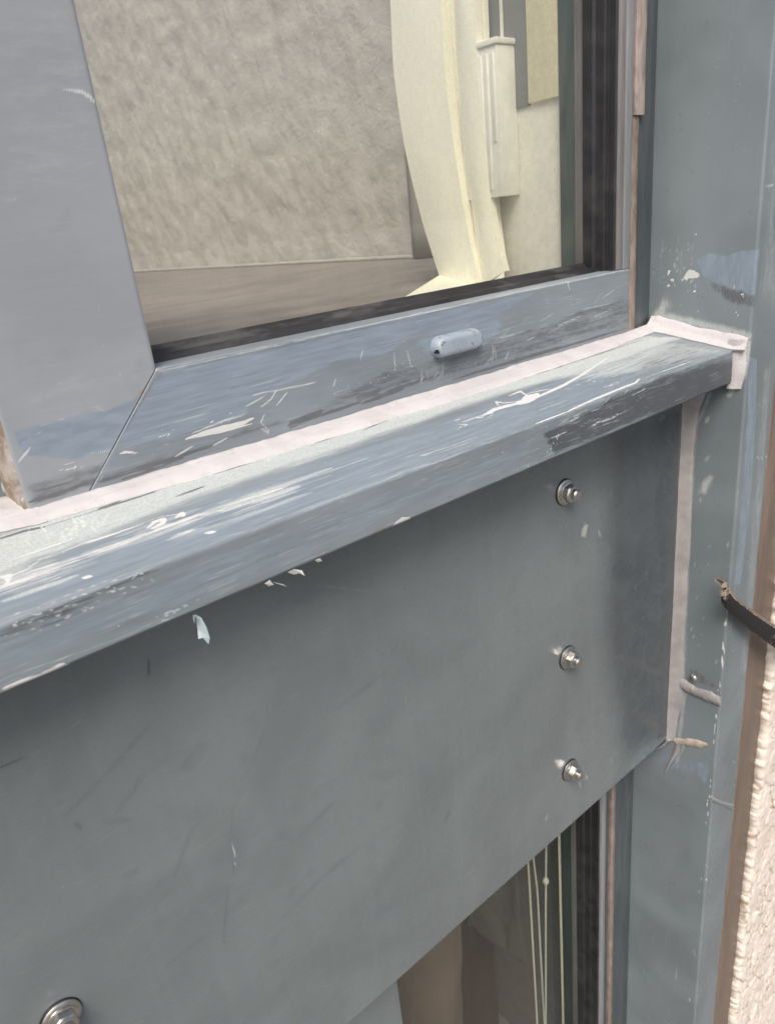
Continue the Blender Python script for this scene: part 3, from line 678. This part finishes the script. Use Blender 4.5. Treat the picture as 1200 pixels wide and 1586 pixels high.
for y, r, hexm in ((-.0030, .0088, 0), (-.0038, .0088, 0), (-.0044, .0078, 1), (-.0088, .0076, 1), (-.0097, .0066, .4), (-.0100, .0052, 0), (-.0102, .0049, 0), (-.0136, .0049, 0), (-.0148, .0038, 0), (-.0152, .0018, 0)):
    for k in range(n6):
        a = 2 * math.pi * k / n6; rr = r * (1 - hexm) + hexm * hexr(a + .3, r * .93); hx.append((rr * math.cos(a), y, rr * math.sin(a)))
hf = [[l * n6 + k, l * n6 + (k + 1) % n6, (l + 1) * n6 + (k + 1) % n6, (l + 1) * n6 + k] for l in range(9) for k in range(n6)] + [[9 * n6 + k for k in range(n6)]]
me_nut = lmesh('bolt', hx, hf, m_steel, 28)
for i, (bx, bz) in enumerate(((.4660, -.2265), (.4668, -.3915), (.4680, -.5245), (.0020, -.4010), (-.012, -.2310), (.002, -.5245))):
    nb = bpy.data.objects.new('bolt', me_nut); COL.objects.link(nb); nb.parent = pan
    nb.location = Vector((bx, Y_PANEL, bz + ZC)) - pan.location; nb.rotation_euler = (random.uniform(-.02, .02), random.uniform(0, 1), random.uniform(-.02, .02))
    for nm, me in (('washer', me_wash), ('seal_ring', me_ring)):
        q = bpy.data.objects.new(nm, me); COL.objects.link(q); q.parent = nb

# ================================================================== CORNER POST
post = empty('corner_post', (.686, Y_POST, 0), 'tall grey metal corner post with sealant smears right of both windows', 'post')
prf = [(X_POST, y) for y in lin(.4095, Y_POST + .0022, .0017)]
for k in range(1, 6): a = math.pi / 2 * k / 5; prf.append((X_POST + .0022 * (1 - math.cos(a)), Y_POST + .0022 * (1 - math.sin(a))))
prf += [(x, Y_POST) for x in lin(X_POST + .0035, .7125, .0017)] + [(.7142, Y_POST + .0004), (.7150, Y_POST + .0016), (.7150, .325)]
prf = np.array(prf); arp = np.concatenate([[0], np.cumsum(np.hypot(*np.diff(prf, axis=0).T))])
zs = np.concatenate([lin(-1.5, -1.2, .02), lin(-1.196, .32, .0026), lin(.34, 1.0, .03)])
Um = np.repeat(arp[None, :], len(zs), 0); Vm = np.repeat(zs[:, None], len(prf), 1)
def c_rev(q): p = onX(q, X_POST); return np.array([.4095 - p[1], p[2]])
S_C = .4095 - Y_POST
def c_flg(q): p = onY(q, Y_POST); return np.array([S_C - .0009 + (p[0] - X_POST), p[2]])
mk = Masks(Um, Vm, c_rev)
mk.poly('blue', [(1078, 402), (1098, 392), (1125, 396), (1150, 388), (1180, 386), (1172, 458), (1145, 452), (1110, 438), (1090, 428)], .003, 1)
mk.poly('white', [(1066, 416), (1076, 418), (1087, 426), (1078, 430), (1062, 432), (1054, 434), (1060, 426)], .0015, 1)
mk.scatter('white', (1030, 432), (1062, 434), 5, 18, .0012, .9, 5); mk.scatter('white', (1100, 430), (1165, 462), 6, 16, .0009, .7, 4); mk.scatter('scr', (1030, 380), (1090, 470), 16, 26, .0012, .6, 10)
mk.poly('dark', [(1090, 428), (1145, 446), (1172, 456), (1170, 480), (1130, 470), (1100, 450)], .004, .7)
mk.stroke('white', [(1072, 448), (1078, 452)], .0014, .9); mk.stroke('white', [(1052, 357), (1060, 358)], .0014, .7); mk.stroke('white', [(1076, 362), (1082, 364)], .0014, .7); mk.stroke('white', [(1140, 483), (1144, 490)], .0016, .75)
for k in range(16):
    x = 1022 + k * 4; mk.stroke('scr', [(x, 440 - random.uniform(0, 30)), (x + 1, 360 + random.uniform(-10, 40))], .0018, random.uniform(.15, .42))
mk.poly('pale', [(1012, 480), (1030, 455), (1040, 470), (1030, 495), (1012, 500)], .006, .7)
mk.poly('pale', [(1014, -10), (1030, -10), (1026, 380), (1012, 440)], .012, .30)
mk.poly('blue', [(1040, 1160), (1060, 1170), (1108, 1175), (1105, 1228), (1070, 1205), (1030, 1190), (985, 1178)], .012, .62)
mk.poly('pale', [(1086, 745), (1100, 735), (1106, 738), (1094, 766), (1082, 764)], .004, .75); mk.stroke('pale', [(1086, 770), (1084, 778)], .003, .6); mk.stroke('pale', [(1092, 655), (1098, 645)], .004, .65); mk.stroke('pale', [(1090, 715), (1100, 705)], .004, .5)
for q in ((1098, 848), (1126, 848), (1088, 962), (1078, 930), (1096, 876), (1072, 990), (1080, 1002), (1085, 985), (1075, 880), (1064, 970), (1070, 978), (1108, 1030)): mk.stroke('pale', [q, (q[0] + 2, q[1] - random.uniform(3, 12))], .0022, .62)
mk.stroke('pale', [(1016, 486), (1060, 496), (1110, 508), (1160, 520)], .007, .72, False); mk.stroke('pale', [(1160, 530), (1152, 580), (1128, 612)], .005, .7, False)
mk.stroke('pale', [(1100, 610), (1078, 660), (1070, 760), (1064, 900), (1060, 1000), (1058, 1050)], .0045, .55, False); mk.stroke('pale', [(1060, 1075), (1052, 1140)], .005, .6, False)
mk.poly('dark', [(1062, 1032), (1080, 1036), (1115, 1062), (1112, 1072), (1070, 1056)], .004, .55)
mk.stroke('pale', [(1040, 1150), (1060, 1155), (1048, 1180), (1036, 1195)], .002, .6)
mk.stroke('scr', [(1040, 1320), (1060, 1280)], .002, .35); mk.stroke('scr', [(1030, 1480), (1036, 1430)], .0016, .4); mk.stroke('scr', [(1046, 1520), (1050, 1490)], .0014, .6); mk.scatter('scr', (1000, 1250), (1060, 1580), 25, 26, .0010, .5, 8)
mk.stroke('scr', [(1100, 1560), (1112, 1200), (1120, 1040)], .0008, .0, False)
mk.conv = c_flg
mk.poly('blue', [(1160, 552), (1172, 556), (1170, 640), (1163, 760), (1152, 860), (1146, 905), (1136, 905), (1142, 860), (1150, 760), (1157, 640)], .002, 1.0); mk.stroke('blue', [(1138, 905), (1130, 990)], .003, .7)
for k in range(46):
    y0 = random.uniform(930, 1290) if k < 36 else random.uniform(300, 1580); x0 = 1163 - (y0 - 540) * .0885; mk.stroke('white', [(x0 - .5, y0), (x0 - random.uniform(0, 1.8), y0 + random.uniform(3, 20))], .0010, random.uniform(.55, .95))
for q in ((1157, 562), (1188, 702), (1172, 707), (1163, 678), (1178, 708), (1185, 706), (1134, 1178), (1133, 1006), (1094, 1342), (1093, 1362), (1096, 1382), (1078, 1486)): mk.stroke('white', [q, (q[0] + 3, q[1] + 3)], .0014, .9)
mk.stroke('dark', [(1103, 1242), (1135, 1256)], .0026, .8, False); mk.stroke('rust', [(1106, 1234), (1136, 1240)], .0050, .5, False); mk.stroke('scr', [(1103, 1236), (1118, 1243), (1136, 1248)], .0014, .9, False)
mk.poly('pale', [(1180, 560), (1198, 560), (1190, 700), (1160, 1050), (1142, 1050), (1170, 700)], .010, .42)
mk.stroke('scr', [(1168, 622), (1182, 632)], .0010, .6); mk.scatter('scr', (1185, 400), (1150, 1000), 12, 30, .0010, .5, 5)
mk.poly('pale', [(1170, 480), (1210, 480), (1210, 120), (1196, 120)], .02, .45); mk.stroke('scr', [(1180, 292), (1200, 284)], .002, .7)
wv = (fbm(Um * 40, Vm * 12, 31, 3) - .5) * .0006
P = np.stack([np.repeat(prf[None, :, 0], len(zs), 0).ravel(), (np.repeat(prf[None, :, 1], len(zs), 0) + wv * (Um > S_C)).ravel(), Vm.ravel() + ZC], 1)
po = mesh('post_sheet', P, grid_faces(len(zs), len(prf)).tolist(), m_post, post, sharp=50); set_masks(po, mk, len(P))
# upright sealant joint between panel and post
secs = []
for z in lin(-.176, -.600, .004):
    yr = float(np.interp(z, [-.60, -.57, -.53, -.51, -.47, -.40, -.33, -.24, -.215, -.195, -.176], [.3535, .3505, .3460, .3470, .3490, .3485, .3475, .3500, .3490, .3450, .3380])) + .0022 * (fbm(z * 60, 3, 4, 3) - .5)
    xl = .6502 + .0016 * (fbm(z * 25, 9, 4, 3) - .5); X = X_POST
    secs.append([(X + .0008, yr - .0004, z), (X - .0008, yr, z), (X - .0020, yr + .0022, z), (X - .0042, yr + .0052, z), (xl + .0012, Y_PANEL - .0016, z), (xl, Y_PANEL - .0004, z), (xl + .001, Y_PANEL + .001, z)])
loft('sealant_joint', secs, m_bead2, post)
def ribbon(name, px, half, th, mat, parent, seed, n=40, x=X_POST):
    P = np.array([onX(q, x)[1:] for q in px]); tt = np.linspace(0, 1, len(P)); T = np.linspace(0, 1, n)
    c = np.stack([np.interp(T, tt, P[:, 0]), np.interp(T, tt, P[:, 1])], 1); d = np.gradient(c, axis=0); d /= np.linalg.norm(d, axis=1)[:, None]; nn = np.stack([-d[:, 1], d[:, 0]], 1)
    hw = np.interp(T, np.linspace(0, 1, len(half)), half); secs = []
    for i in range(n):
        a = 1 + .5 * (fbm(i * .35, seed, seed, 3) - .5); b_ = 1 + .5 * (fbm(i * .3, seed + 4, seed, 3) - .5); row = []
        for s_, h in ((-1.02, -.4), (-1, .05), (-.8, .55), (-.35, .95), (0, 1), (.35, .95), (.8, .55), (1, .05), (1.02, -.4)):
            q = c[i] + nn[i] * hw[i] * s_ * (a if s_ < 0 else b_); row.append((x - th * h * (.75 + .5 * fbm(i * .5, s_ * 2, seed, 2)), q[0], q[1]))
        secs.append(row)
    return loft(name, secs, mat, parent)
ribbon('sealant_branch', [(1050, 1056), (1075, 1070), (1116, 1087)], [.0075, .0065, .0075], .003, m_bead2, post, 3)
ribbon('putty_smear', [(1046, 1148), (1065, 1150), (1085, 1153), (1095, 1153)], [.004, .0048, .005, .0012], .0016, m_putty, post, 6)
ribbon('putty_smear', [(1050, 1150), (1046, 1166), (1036, 1184), (1030, 1198)], [.0035, .003, .0012, .0005], .0012, m_bead2, post, 9)
ribbon('putty_smear', [(1036, 1146), (1022, 1158), (1006, 1166)], [.002, .0016, .0008], .0016, m_bead2, post, 13, x=.652)
sp = onX((1073, 1051), X_POST)
v, f = lathe([(0, .0052), (-.001, .0051), (-.0022, .0040), (-.0028, .0022)], 18)
v = [(X_POST + y, sp[1] + a, sp[2] + b_ + ZC) for a, y, b_ in v]
mesh('screw_head', v, f, m_steeld, post)

# ------------------------------------------------------------------ brown board between post and stucco
jb = empty('joint_board', (.745, .31, 0), 'brown strip filling the joint between the grey corner post and the stucco', 'trim strip')
rough_strip('board', .7154, .7820, .3075, -1.49, 1.0, m_board, jb, .0012, 21, .03, .012)
rough_strip('edge_bead', .7152, .7215, .3050, -1.49, 1.0, m_brownstrip, jb, .0008, 25, .01, .012)

# ------------------------------------------------------------------ stucco wall
def stucco():
    x0, x1, z0, z1, st = .768, 1.02, -1.5, .2, .0022
    xs = np.arange(x0, x1, st); zs = np.arange(z0, z1, st); X, Z = np.meshgrid(xs, zs, indexing='ij')
    cs = .0135; F1 = np.full(X.shape, 9.0); F2 = np.full(X.shape, 9.0); HT = np.zeros(X.shape)
    X0, Z0 = X, Z; X = X + .011 * (fbm(X0 * 55, Z0 * 40, 41, 2) - .5); Z = Z + .020 * (fbm(X0 * 50, Z0 * 32, 43, 2) - .5)
    gx = np.floor(X / cs).astype(int); gz = np.floor(Z / (cs * 1.7)).astype(int)
    rr = np.random.default_rng(3); tab = rr.random((64, 1024, 3))
    for dx in (-1, 0, 1):
        for dz in (-1, 0, 1):
            ii = (gx + dx) % 64; jj = (gz + dz) % 1024; t_ = tab[ii, jj]
            px = (gx + dx + t_[..., 0]) * cs; pz = (gz + dz + t_[..., 1]) * cs * 1.7
            d = np.hypot(X - px, (Z - pz) * .62); near = d < F1
            F2 = np.where(near, F1, np.minimum(F2, d)); HT = np.where(near, t_[..., 2], HT); F1 = np.where(near, d, F1)
    X, Z = X0, Z0
    e = np.clip((F2 - F1) / (cs * .30), 0, 1); e = np.maximum(e, np.clip(fbm(X * 45, Z * 30, 51, 3) * 3.2 - 1.35, 0, 1)); lump = np.sqrt(1 - (1 - e) ** 2)
    h = .0024 * lump * (.4 + 1.0 * HT) + .0022 * fbm(X * 160, Z * 160, 4, 3) + .003 * fbm(X * 25, Z * 25, 6, 2)
    edge = .0035 * (fbm(Z[0] * 60, 0, 3, 3) - .5) + .005 * (fbm(Z[0] * 140, 4, 8, 2) - .5) + .004 * (fbm(Z[0] * 14, 2, 5, 2) - .5)
    k = np.clip((X - (x0 + .006 + edge[None, :])) / .006, 0, 1)
    Y = .3065 - (h + .004) * np.sqrt(1 - (1 - k) ** 2)
    Xd = np.where(k <= 0, x0 + .006 + edge[None, :], X)
    Y = np.where(k <= 0, .3120, Y)
    v = np.stack([Xd.ravel(), Y.ravel(), Z.ravel() + ZC], 1)
    root = empty('stucco_wall', (.90, .31, 0), 'rough cream stucco wall with a ragged edge at the far right', 'wall')
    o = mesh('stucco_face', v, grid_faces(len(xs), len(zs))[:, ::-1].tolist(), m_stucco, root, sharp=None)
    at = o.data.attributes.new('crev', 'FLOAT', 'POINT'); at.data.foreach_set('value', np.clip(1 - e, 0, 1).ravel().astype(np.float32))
    box('wall_body', .783, 4.0, .3125, .55, -1.5, 2.5, m_stucco, root, 0)
    box('stucco_coat', 1.019, 4.0, .302, .312, -1.5, 2.5, m_stucco, root, .002)
    box('stucco_coat', .783, 1.0185, .302, .312, .197, 2.5, m_stucco, root, .002)
stucco()

# ------------------------------------------------------------------ strap hooked over the post's edge
def strap():
    C = [onY((1125, 903), .3010), onY((1119, 910), .2985), onY((1123, 925), .2965), onY((1138, 942), .2945), onY((1160, 959), .2915), onY((1184, 976), .2880), onY((1206, 990), .2845), onY((1240, 1012), .280), onY((1300, 1050), .275)]
    H = [.0020, .0050, .0078, .0086, .0092, .0104, .0118, .0135, .015]
    C = np.array(C); n = 70; T = np.linspace(0, 1, n); tt = np.linspace(0, 1, len(C))
    c = np.stack([np.interp(T, tt, C[:, k]) for k in range(3)], 1)
    for _ in range(3): c[1:-1] = (c[:-2] + 2 * c[1:-1] + c[2:]) / 4
    hw = np.interp(T, tt, H); d = np.gradient(c, axis=0); d /= np.linalg.norm(d, axis=1)[:, None]
    secs = []; stain = []
    for i in range(n):
        side = np.cross(d[i], (0, 1, 0)); side /= np.linalg.norm(side)
        if side[2] < 0: side = -side
        nrm = np.cross(d[i], side); nrm = nrm if nrm[1] < 0 else -nrm
        th = .0026; row = []
        curl = .012 * max(0, 1 - T[i] / .10) ** 2
        for s_, o_ in ((-1, 0), (-1, .6), (-.92, 1), (-.5, 1.25), (0, 1.3), (.5, 1.25), (.80, 1.0), (.86, 1.25), (.95, 1.3), (1, 1), (1, 0)):
            p = c[i] + side * hw[i] * s_ * (1 + .10 * (fbm(i * .22, s_, 5, 2) - .5)) + nrm * th * o_ + np.array([0, curl, 0])
            row.append(p); stain.append(np.clip(1.2 - T[i] / .34, 0, 1) * .85 + (.75 if s_ > .78 else 0) + (.35 if T[i] > .66 and s_ < .2 else 0))
        secs.append(row)
    o = loft('strap', secs, m_strap, None, 55); 
    at = o.data.attributes.new('stain', 'FLOAT', 'POINT'); at.data.foreach_set('value', np.clip(stain, 0, 1).astype(np.float32))
    tag(o, 'black strap end stained tan, hooked over the corner post edge', 'strap')
strap()

# ------------------------------------------------------------------ mullion left of the sash
mul = empty('mullion', (-.2, .4265, ZC - .12), 'grey metal mullion with brown stained sealant at the left edge', 'mullion')
u = np.concatenate([lin(-.6, -.02, .02), lin(-.017, .0712, .0012)]); vv = np.concatenate([lin(-.125, .02, .0015), lin(.03, .47, .02)])
Um = np.repeat(u[:, None], len(vv), 1); Vm = np.repeat(vv[None, :], len(u), 0)
mk = Masks(Um, Vm, cY(.4265))
for a in ([(2, 742), (8, 762)], [(9, 738), (11, 770)], [(3, 750), (6, 765)]): mk.stroke('scr', a, .0009, .9)
flat_part('mullion_sheet', Um, Vm, 'Y', .4265, m_mull, mul, mk, .02)
zs = lin(-.1215, .47, .003); v = []
def mk_stain():
    b = N('stained_sealant'); co = b.coords(); n = b.noise(co, 55, 6, .65, .6); n2 = b.noise(co, 260, 4, .6)
    col = b.mix(b.ramp(n, .38, .62), (.44, .40, .365), (.24, .175, .125)); col = b.mix(b.ramp(n2, .55, .68, 0, .6), col, (.62, .58, .54))
    b.bsdf(col, .7, 0, b.bump(n2, .5, .001)); return b.m
for z in zs:
    e = .006 * (fbm(z * 60, 2, 7, 4) - .5); v += [(.0730, .4004, z + ZC), (.0700, .4008, z + ZC), (.0693 + .001 * e, .4060, z + ZC), (.0692, .4130 + e, z + ZC), (.0684 + e * .2, .4215 + e * .5, z + ZC), (.0680 + e * .3, .4260, z + ZC), (.0690, .4275, z + ZC)]
mesh('sealant_strip', v, grid_faces(len(zs), 7).tolist(), mk_stain(), mul, sharp=60)
ym = [onY(q, .4261) for q in ((-6, 720), (1, 721), (5, 726), (4, 734), (-6, 736))]
n = len(ym); v = [(p[0], p[1], p[2] + ZC) for p in ym] + [(p[0], p[1] + .0008, p[2] + ZC) for p in ym]
yo = mesh('yellow_mark', v, [list(range(n)), list(range(2 * n - 1, n - 1, -1))] + [[i, n + i, n + (i + 1) % n, (i + 1) % n] for i in range(n)], m_yel, mul, smooth=False)

# ================================================================== LOWER WINDOW
low = empty('lower_window', (.42, Y_SASH, 0.1), 'dark lower window with grey metal frame below the bolted panel', 'window')
def plain_part(name, x0, x1, y, z0, z1, mat, parent, skirt, step=.004):
    u = lin(x0, x1, step); vv = lin(z0, z1, .02)
    Um = np.repeat(u[:, None], len(vv), 1); Vm = np.repeat(vv[None, :], len(u), 0); mk = Masks(Um, Vm, cY(y))
    return flat_part(name, Um, Vm, 'Y', y, mat, parent, mk, skirt)
plain_part('stile', .165, .2565, Y_SASH, -1.40, -.56, m_panel, low, .046)
box('stile', .5830, .5910, Y_SASH, .448, -1.40, -.56, m_alu, low, .0012)
box('stile', .5918, .6030, Y_SASH + .004, .448, -1.40, -.56, m_dark, low, .001)
rough_strip('sealant_strip', .6035, .6120, .4005, -1.40, -.56, m_brownstrip, low, .001, 33, .03, .01)
box('channel', .6125, .6562, .4045, .43, -1.40, -.56, m_dark, low, .001)
v = [(px - .018, py, z + ZC) for z in lin(-1.40, -.56, .05) for px, py in prof]
mesh('gasket', v, grid_faces(len(lin(-1.40, -.56, .05)), len(prof)).tolist(), m_gasket, low, sharp=25)
box('glass_pane', .25, .5845, Y_GLASS, Y_GLASS + .006, -1.40, -.565, m_glass2, low, 0)
box('bottom_rail', .165, .605, Y_SASH, .446, -1.49, -1.401, m_stile, low, .001)
box('head_rail', -.9, .6562, .404, .46, -.559, -.17, m_dark, low, .001)
box('mullion_cover', -.9, .1645, .406, .46, -1.49, -.5595, m_mull, low, .001)

# ================================================================== BEHIND THE GLASS
# upper room
box('inner_frame', .6058, .6405, .4435, .4682, -.075, .40, m_green, win, .0008)
rev = empty('window_reveal', (.63, .55, ZC - .07), 'cream plastered reveal beyond the right side of the upper glass', 'reveal')
v, f = boxv(.611, .66, .4685, .595, -.07 + ZC, .5 + ZC, .002); mesh('plaster_face', v, f, m_creamw, rev)
box('raised_render', .6065, .613, .4690, .5045, .0885, .5, m_yellow, rev, .0015)
box('grey_recess_board', .6085, .613, .5050, .575, .0870, .5, m_greyb, rev, .0005)
fb = empty('fluted_box', (.595, .55, ZC + .011), 'white fluted box fixed to the cream reveal behind the upper glass', 'box')
v, f = boxv(.5835, .6105, .5205, .5700, .0112 + ZC, .1400 + ZC, .0008); mesh('body', v, f, m_white, fb)
box('lid', .5815, .6107, .5190, .5705, .1402, .1455, m_white, fb, .001)
for k in range(6): box('flute', .5822, .5837, .5235 + k * .0078, .5275 + k * .0078, .018 if k else .06, .134, m_white, fb, .0006)
for k, yk in enumerate((.5255, .5480)):
    o = box('white_rod', .5985, .6010, yk, yk + .0028, .1458, .60, m_white, None, .0006)
    tag(o, ('thin white upright rod on the right end of the fluted box', 'thin white upright rod on the fluted box nearer the curtain')[k], 'rod')
# curtain of three stiff cream folds, kicking out where it meets the ledge
def fold(ptsL, ptsR, x, xfoot, th, name, mat, par):
    """a hanging strip between two measured edges; ptsL/ptsR from top to bottom on the plane X=x"""
    L = np.array([onX(q, x)[1:] for q in ptsL]); Rr = np.array([onX(q, x)[1:] for q in ptsR]); n = 60; T = np.linspace(0, 1, n)
    def cur(A):
        tt = np.linspace(0, 1, len(A)); c = np.stack([np.interp(T, tt, A[:, 0]), np.interp(T, tt, A[:, 1])], 1)
        for _ in range(8): c[1:-1] = (c[:-2] + 2 * c[1:-1] + c[2:]) / 4
        return c
    l, r = cur(L), cur(Rr); secs = []
    for i in range(n):
        row = []
        for s_ in np.linspace(0, 1, 9): p = l[i] * (1 - s_) + r[i] * s_; row.append((x - .0025 * math.sin(math.pi * s_) + .001 * (fbm(s_ * 3, i * .1, 3, 2) - .5), p[0], p[1]))
        for s_ in np.linspace(1, 0, 9): p = l[i] * (1 - s_) + r[i] * s_; row.append((x + th, p[0], p[1]))
        secs.append(row)
    A = np.array(secs); nn, kk, _ = A.shape; v = A.reshape(-1, 3).copy(); v[:, 2] += ZC; f = []
    for i in range(nn - 1):
        for k in range(kk): f.append([i * kk + k, i * kk + (k + 1) % kk, (i + 1) * kk + (k + 1) % kk, (i + 1) * kk + k])
    f += [list(range(kk)), [(nn - 1) * kk + k for k in range(kk)][::-1]]
    return mesh(name, v, f, mat, par, sharp=45)
cur_t = empty('curtain', (.62, .62, ZC - .07), 'cream hanging curtain folds with bent foot behind the upper glass', 'curtain')
fold([(596, -130), (604, 0), (609, 110), (624, 215), (640, 290), (657, 355), (680, 426)], [(672, -130), (682, 0), (689, 110), (702, 225), (714, 300), (725, 360), (741, 442)], .575, 0, .012, 'fold', m_cream, cur_t)
fold([(664, -130), (676, 0), (688, 110), (700, 225), (712, 300), (724, 365), (738, 440)], [(700, -130), (707, 0), (713, 110), (722, 225), (730, 300), (737, 360), (748, 445)], .590, 0, .008, 'fold', m_cream, cur_t)
fold([(694, -130), (703, 0), (709, 110), (718, 225), (728, 300), (735, 360), (745, 445)], [(728, -130), (735, 0), (740, 110), (750, 225), (757, 300), (766, 360), (781, 420)], .582, 0, .008, 'fold', m_cream, cur_t)
fold([(726, -130), (733, 0), (738, 110), (748, 225), (756, 300), (764, 360), (776, 415)], [(744, -130), (749, 0), (753, 110), (760, 225), (766, 300), (771, 350), (778, 400)], .598, 0, .006, 'fold', m_cream, cur_t)
ZL = -.0712
pf = [onX((680, 426), .575), onX((741, 442), .575), onX((741, 442), .575) + np.array([-.02, -.01, -.006]), onZ((680, 468), ZL + .004), onZ((600, 476), ZL + .003)]
v = [(p[0], p[1], p[2] + ZC) for p in pf] + [(p[0] + .001, p[1] + .003, p[2] + ZC - .003) for p in pf]; n = len(pf)
mesh('bent_foot', v, [list(range(n)), list(range(2 * n - 1, n - 1, -1))] + [[i, n + i, n + (i + 1) % n, (i + 1) % n] for i in range(n)], m_cream, cur_t, smooth=False)
pf = [onX((747, 445), .582), onX((781, 420), .582), onX((781, 430), .582) + np.array([-.012, -.01, -.004]), onX((752, 452), .582) + np.array([-.02, -.012, -.004])]
v = [(p[0], p[1], p[2] + ZC) for p in pf] + [(p[0] + .001, p[1] + .003, p[2] + ZC - .003) for p in pf]; n = len(pf)
mesh('bent_foot', v, [list(range(n)), list(range(2 * n - 1, n - 1, -1))] + [[i, n + i, n + (i + 1) % n, (i + 1) % n] for i in range(n)], m_cream, cur_t, smooth=False)
# rough plaster wall of the room
ys = np.concatenate([lin(.60, 2.9, .008)]); zs = lin(-.066, 1.0, .010)
Yg, Zg = np.meshgrid(ys, zs, indexing='ij'); X = 1.0 - .009 * fbm(Yg * 20, Zg * 24, 3, 3) - .002 * fbm(Yg * 70, Zg * 70, 8, 2)
v = np.stack([X.ravel(), Yg.ravel(), Zg.ravel() + ZC], 1)
tag(mesh('room_wall', v, grid_faces(len(ys), len(zs)).tolist(), m_plaster, None, loc=(1, 1.8, ZC - .07), sharp=None), 'rough grey plaster wall seen through the upper glass', 'wall')
v = []; ys2 = lin(.91, 1.10, .006); zs2 = lin(-.069, 1.0, .05)  # wavy dark sheet, added in place of the soft shade beside the cream curtain
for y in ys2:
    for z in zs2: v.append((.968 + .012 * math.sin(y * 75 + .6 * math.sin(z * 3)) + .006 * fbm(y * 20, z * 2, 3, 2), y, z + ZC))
gc = mesh('shade_sheet', v, grid_faces(len(ys2), len(zs2)).tolist(), m_shade, None, loc=(.97, 1.0, ZC - .069), sharp=None); gm = gc.modifiers.new('thickness', 'SOLIDIFY'); gm.thickness = .004
tag(gc, 'added dark grey sheet standing in for the shade just left of the cream curtain', 'curtain')
tag(box('wall_return', .661, 1.05, .56, .595, -.07, .5, m_plaster, None, 0), 'plaster return wall behind the cream curtain', 'wall')
tag(box('skirting', .982, .990, .61, 2.9, -.0705, -.064, m_plaster, None, .002), 'thin pale trim along the foot of the rough plaster wall', 'trim')
tag(box('inner_ledge', -1.0, 1.1, .4475, 3.0, -.130, -.0712, m_ledge, None, .001), 'brown inner ledge at the foot of the upper glass', 'ledge')
# lower room: closed and dark
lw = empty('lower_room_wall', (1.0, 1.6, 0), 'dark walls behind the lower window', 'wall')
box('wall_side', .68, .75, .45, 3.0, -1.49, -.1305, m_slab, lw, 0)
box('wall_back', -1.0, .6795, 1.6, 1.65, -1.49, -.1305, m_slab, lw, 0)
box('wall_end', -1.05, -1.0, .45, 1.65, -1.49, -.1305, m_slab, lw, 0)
box('inner_frame', .5880, .63, .4440, .4700, -1.45, -.56, m_green, low, .0008)
tag(box('wooden_post', .500, .600, .62, .68, -1.49, -.62, m_wood, None, .004), 'dark brown upright post behind the lower glass', 'post')
def tube(name, pts, r, mat, parent=None, loc=None, n=8):
    pts = np.array(pts, float); v = []; d = np.gradient(pts, axis=0)
    for i, p in enumerate(pts):
        t_ = d[i] / np.linalg.norm(d[i]); a = np.cross(t_, (0, 1, .01)); a /= np.linalg.norm(a); b_ = np.cross(t_, a)
        for k in range(n): q = p + r * (math.cos(2 * math.pi * k / n) * a + math.sin(2 * math.pi * k / n) * b_); v.append((q[0], q[1], q[2] + ZC))
    f = [[i * n + k, i * n + (k + 1) % n, (i + 1) * n + (k + 1) % n, (i + 1) * n + k] for i in range(len(pts) - 1) for k in range(n)]
    return mesh(name, v, f, mat, parent, loc=loc)
def cord(pxs, y, r, label, bead=None):
    P = [onY(q, y) for q in pxs]; T = np.linspace(0, 1, 24); tt = np.linspace(0, 1, len(P)); P = np.array(P)
    c = np.stack([np.interp(T, tt, P[:, k]) for k in range(3)], 1); lo = c[-1]
    root = empty('blind_cord', (lo[0], lo[1], lo[2] + ZC), label, 'cord')
    tube('cord_line', c, r, m_cord, root)
    if bead:
        p = onY(bead, y); v, f = lathe([(-.006, .0005), (-.005, .0026), (-.002, .0042), (.002, .0042), (.005, .0026), (.006, .0005)], 12)
        mesh('cord_bead', [(p[0] + a, p[1] + b_, p[2] + h_ + ZC) for a, h_, b_ in v], f, m_cord, root)
cord([(808, 1250), (818, 1340), (832, 1590)], .475, .0012, 'leftmost pale blind cord behind the lower glass, leaning slightly')
cord([(822, 1300), (832, 1380), (843, 1590)], .480, .0012, 'second pale blind cord from the left behind the lower glass')
cord([(846, 1250), (845, 1400), (845, 1590)], .470, .0012, 'pale blind cord with a small bead on it behind the lower glass', (845, 1365))
cord([(864, 1220), (866, 1320), (872, 1590)], .462, .0019, 'thickest pale blind cord behind the lower glass, nearest the frame')
def drape(name, px, y, depth, mat, label, seed):
    P = np.array([onY(q, y) for q in px]); top, bot = P[:len(px) // 2], P[len(px) // 2:]
    n, m = 40, 30; v = []
    for i in range(n):
        a = i / (n - 1); L = np.linspace(0, 1, len(top)); pt = np.array([np.interp(a, L, top[:, k]) for k in range(3)]); pb = np.array([np.interp(a, L, bot[:, k]) for k in range(3)])
        for j in range(m):
            b_ = j / (m - 1); p = pt * (1 - b_) + pb * b_; v.append((p[0], p[1] + depth * (math.sin(a * 9 + b_ * 2 + seed) * .5 + fbm(a * 4, b_ * 3, seed, 3)), p[2] + ZC))
    o = mesh(name, v, grid_faces(n, m).tolist(), mat, None, loc=tuple(np.mean(v, 0) * [1, 1, 0] + [0, 0, min(q[2] for q in v)]), sharp=None)
    so_ = o.modifiers.new('thickness', 'SOLIDIFY'); so_.thickness = .003
    return tag(o, label, 'cloth')
drape('cloth', [(560, 1500), (640, 1430), (712, 1380), (600, 1700), (660, 1680), (725, 1660)], .53, .02, m_cloth, 'crumpled tan cloth behind the lower left of the lower glass', 2)
drape('cloth', [(735, 1330), (780, 1300), (830, 1260), (742, 1450), (780, 1470), (820, 1500)], .55, .03, m_sheen, 'grey green cloth hanging behind the blind cords', 5)
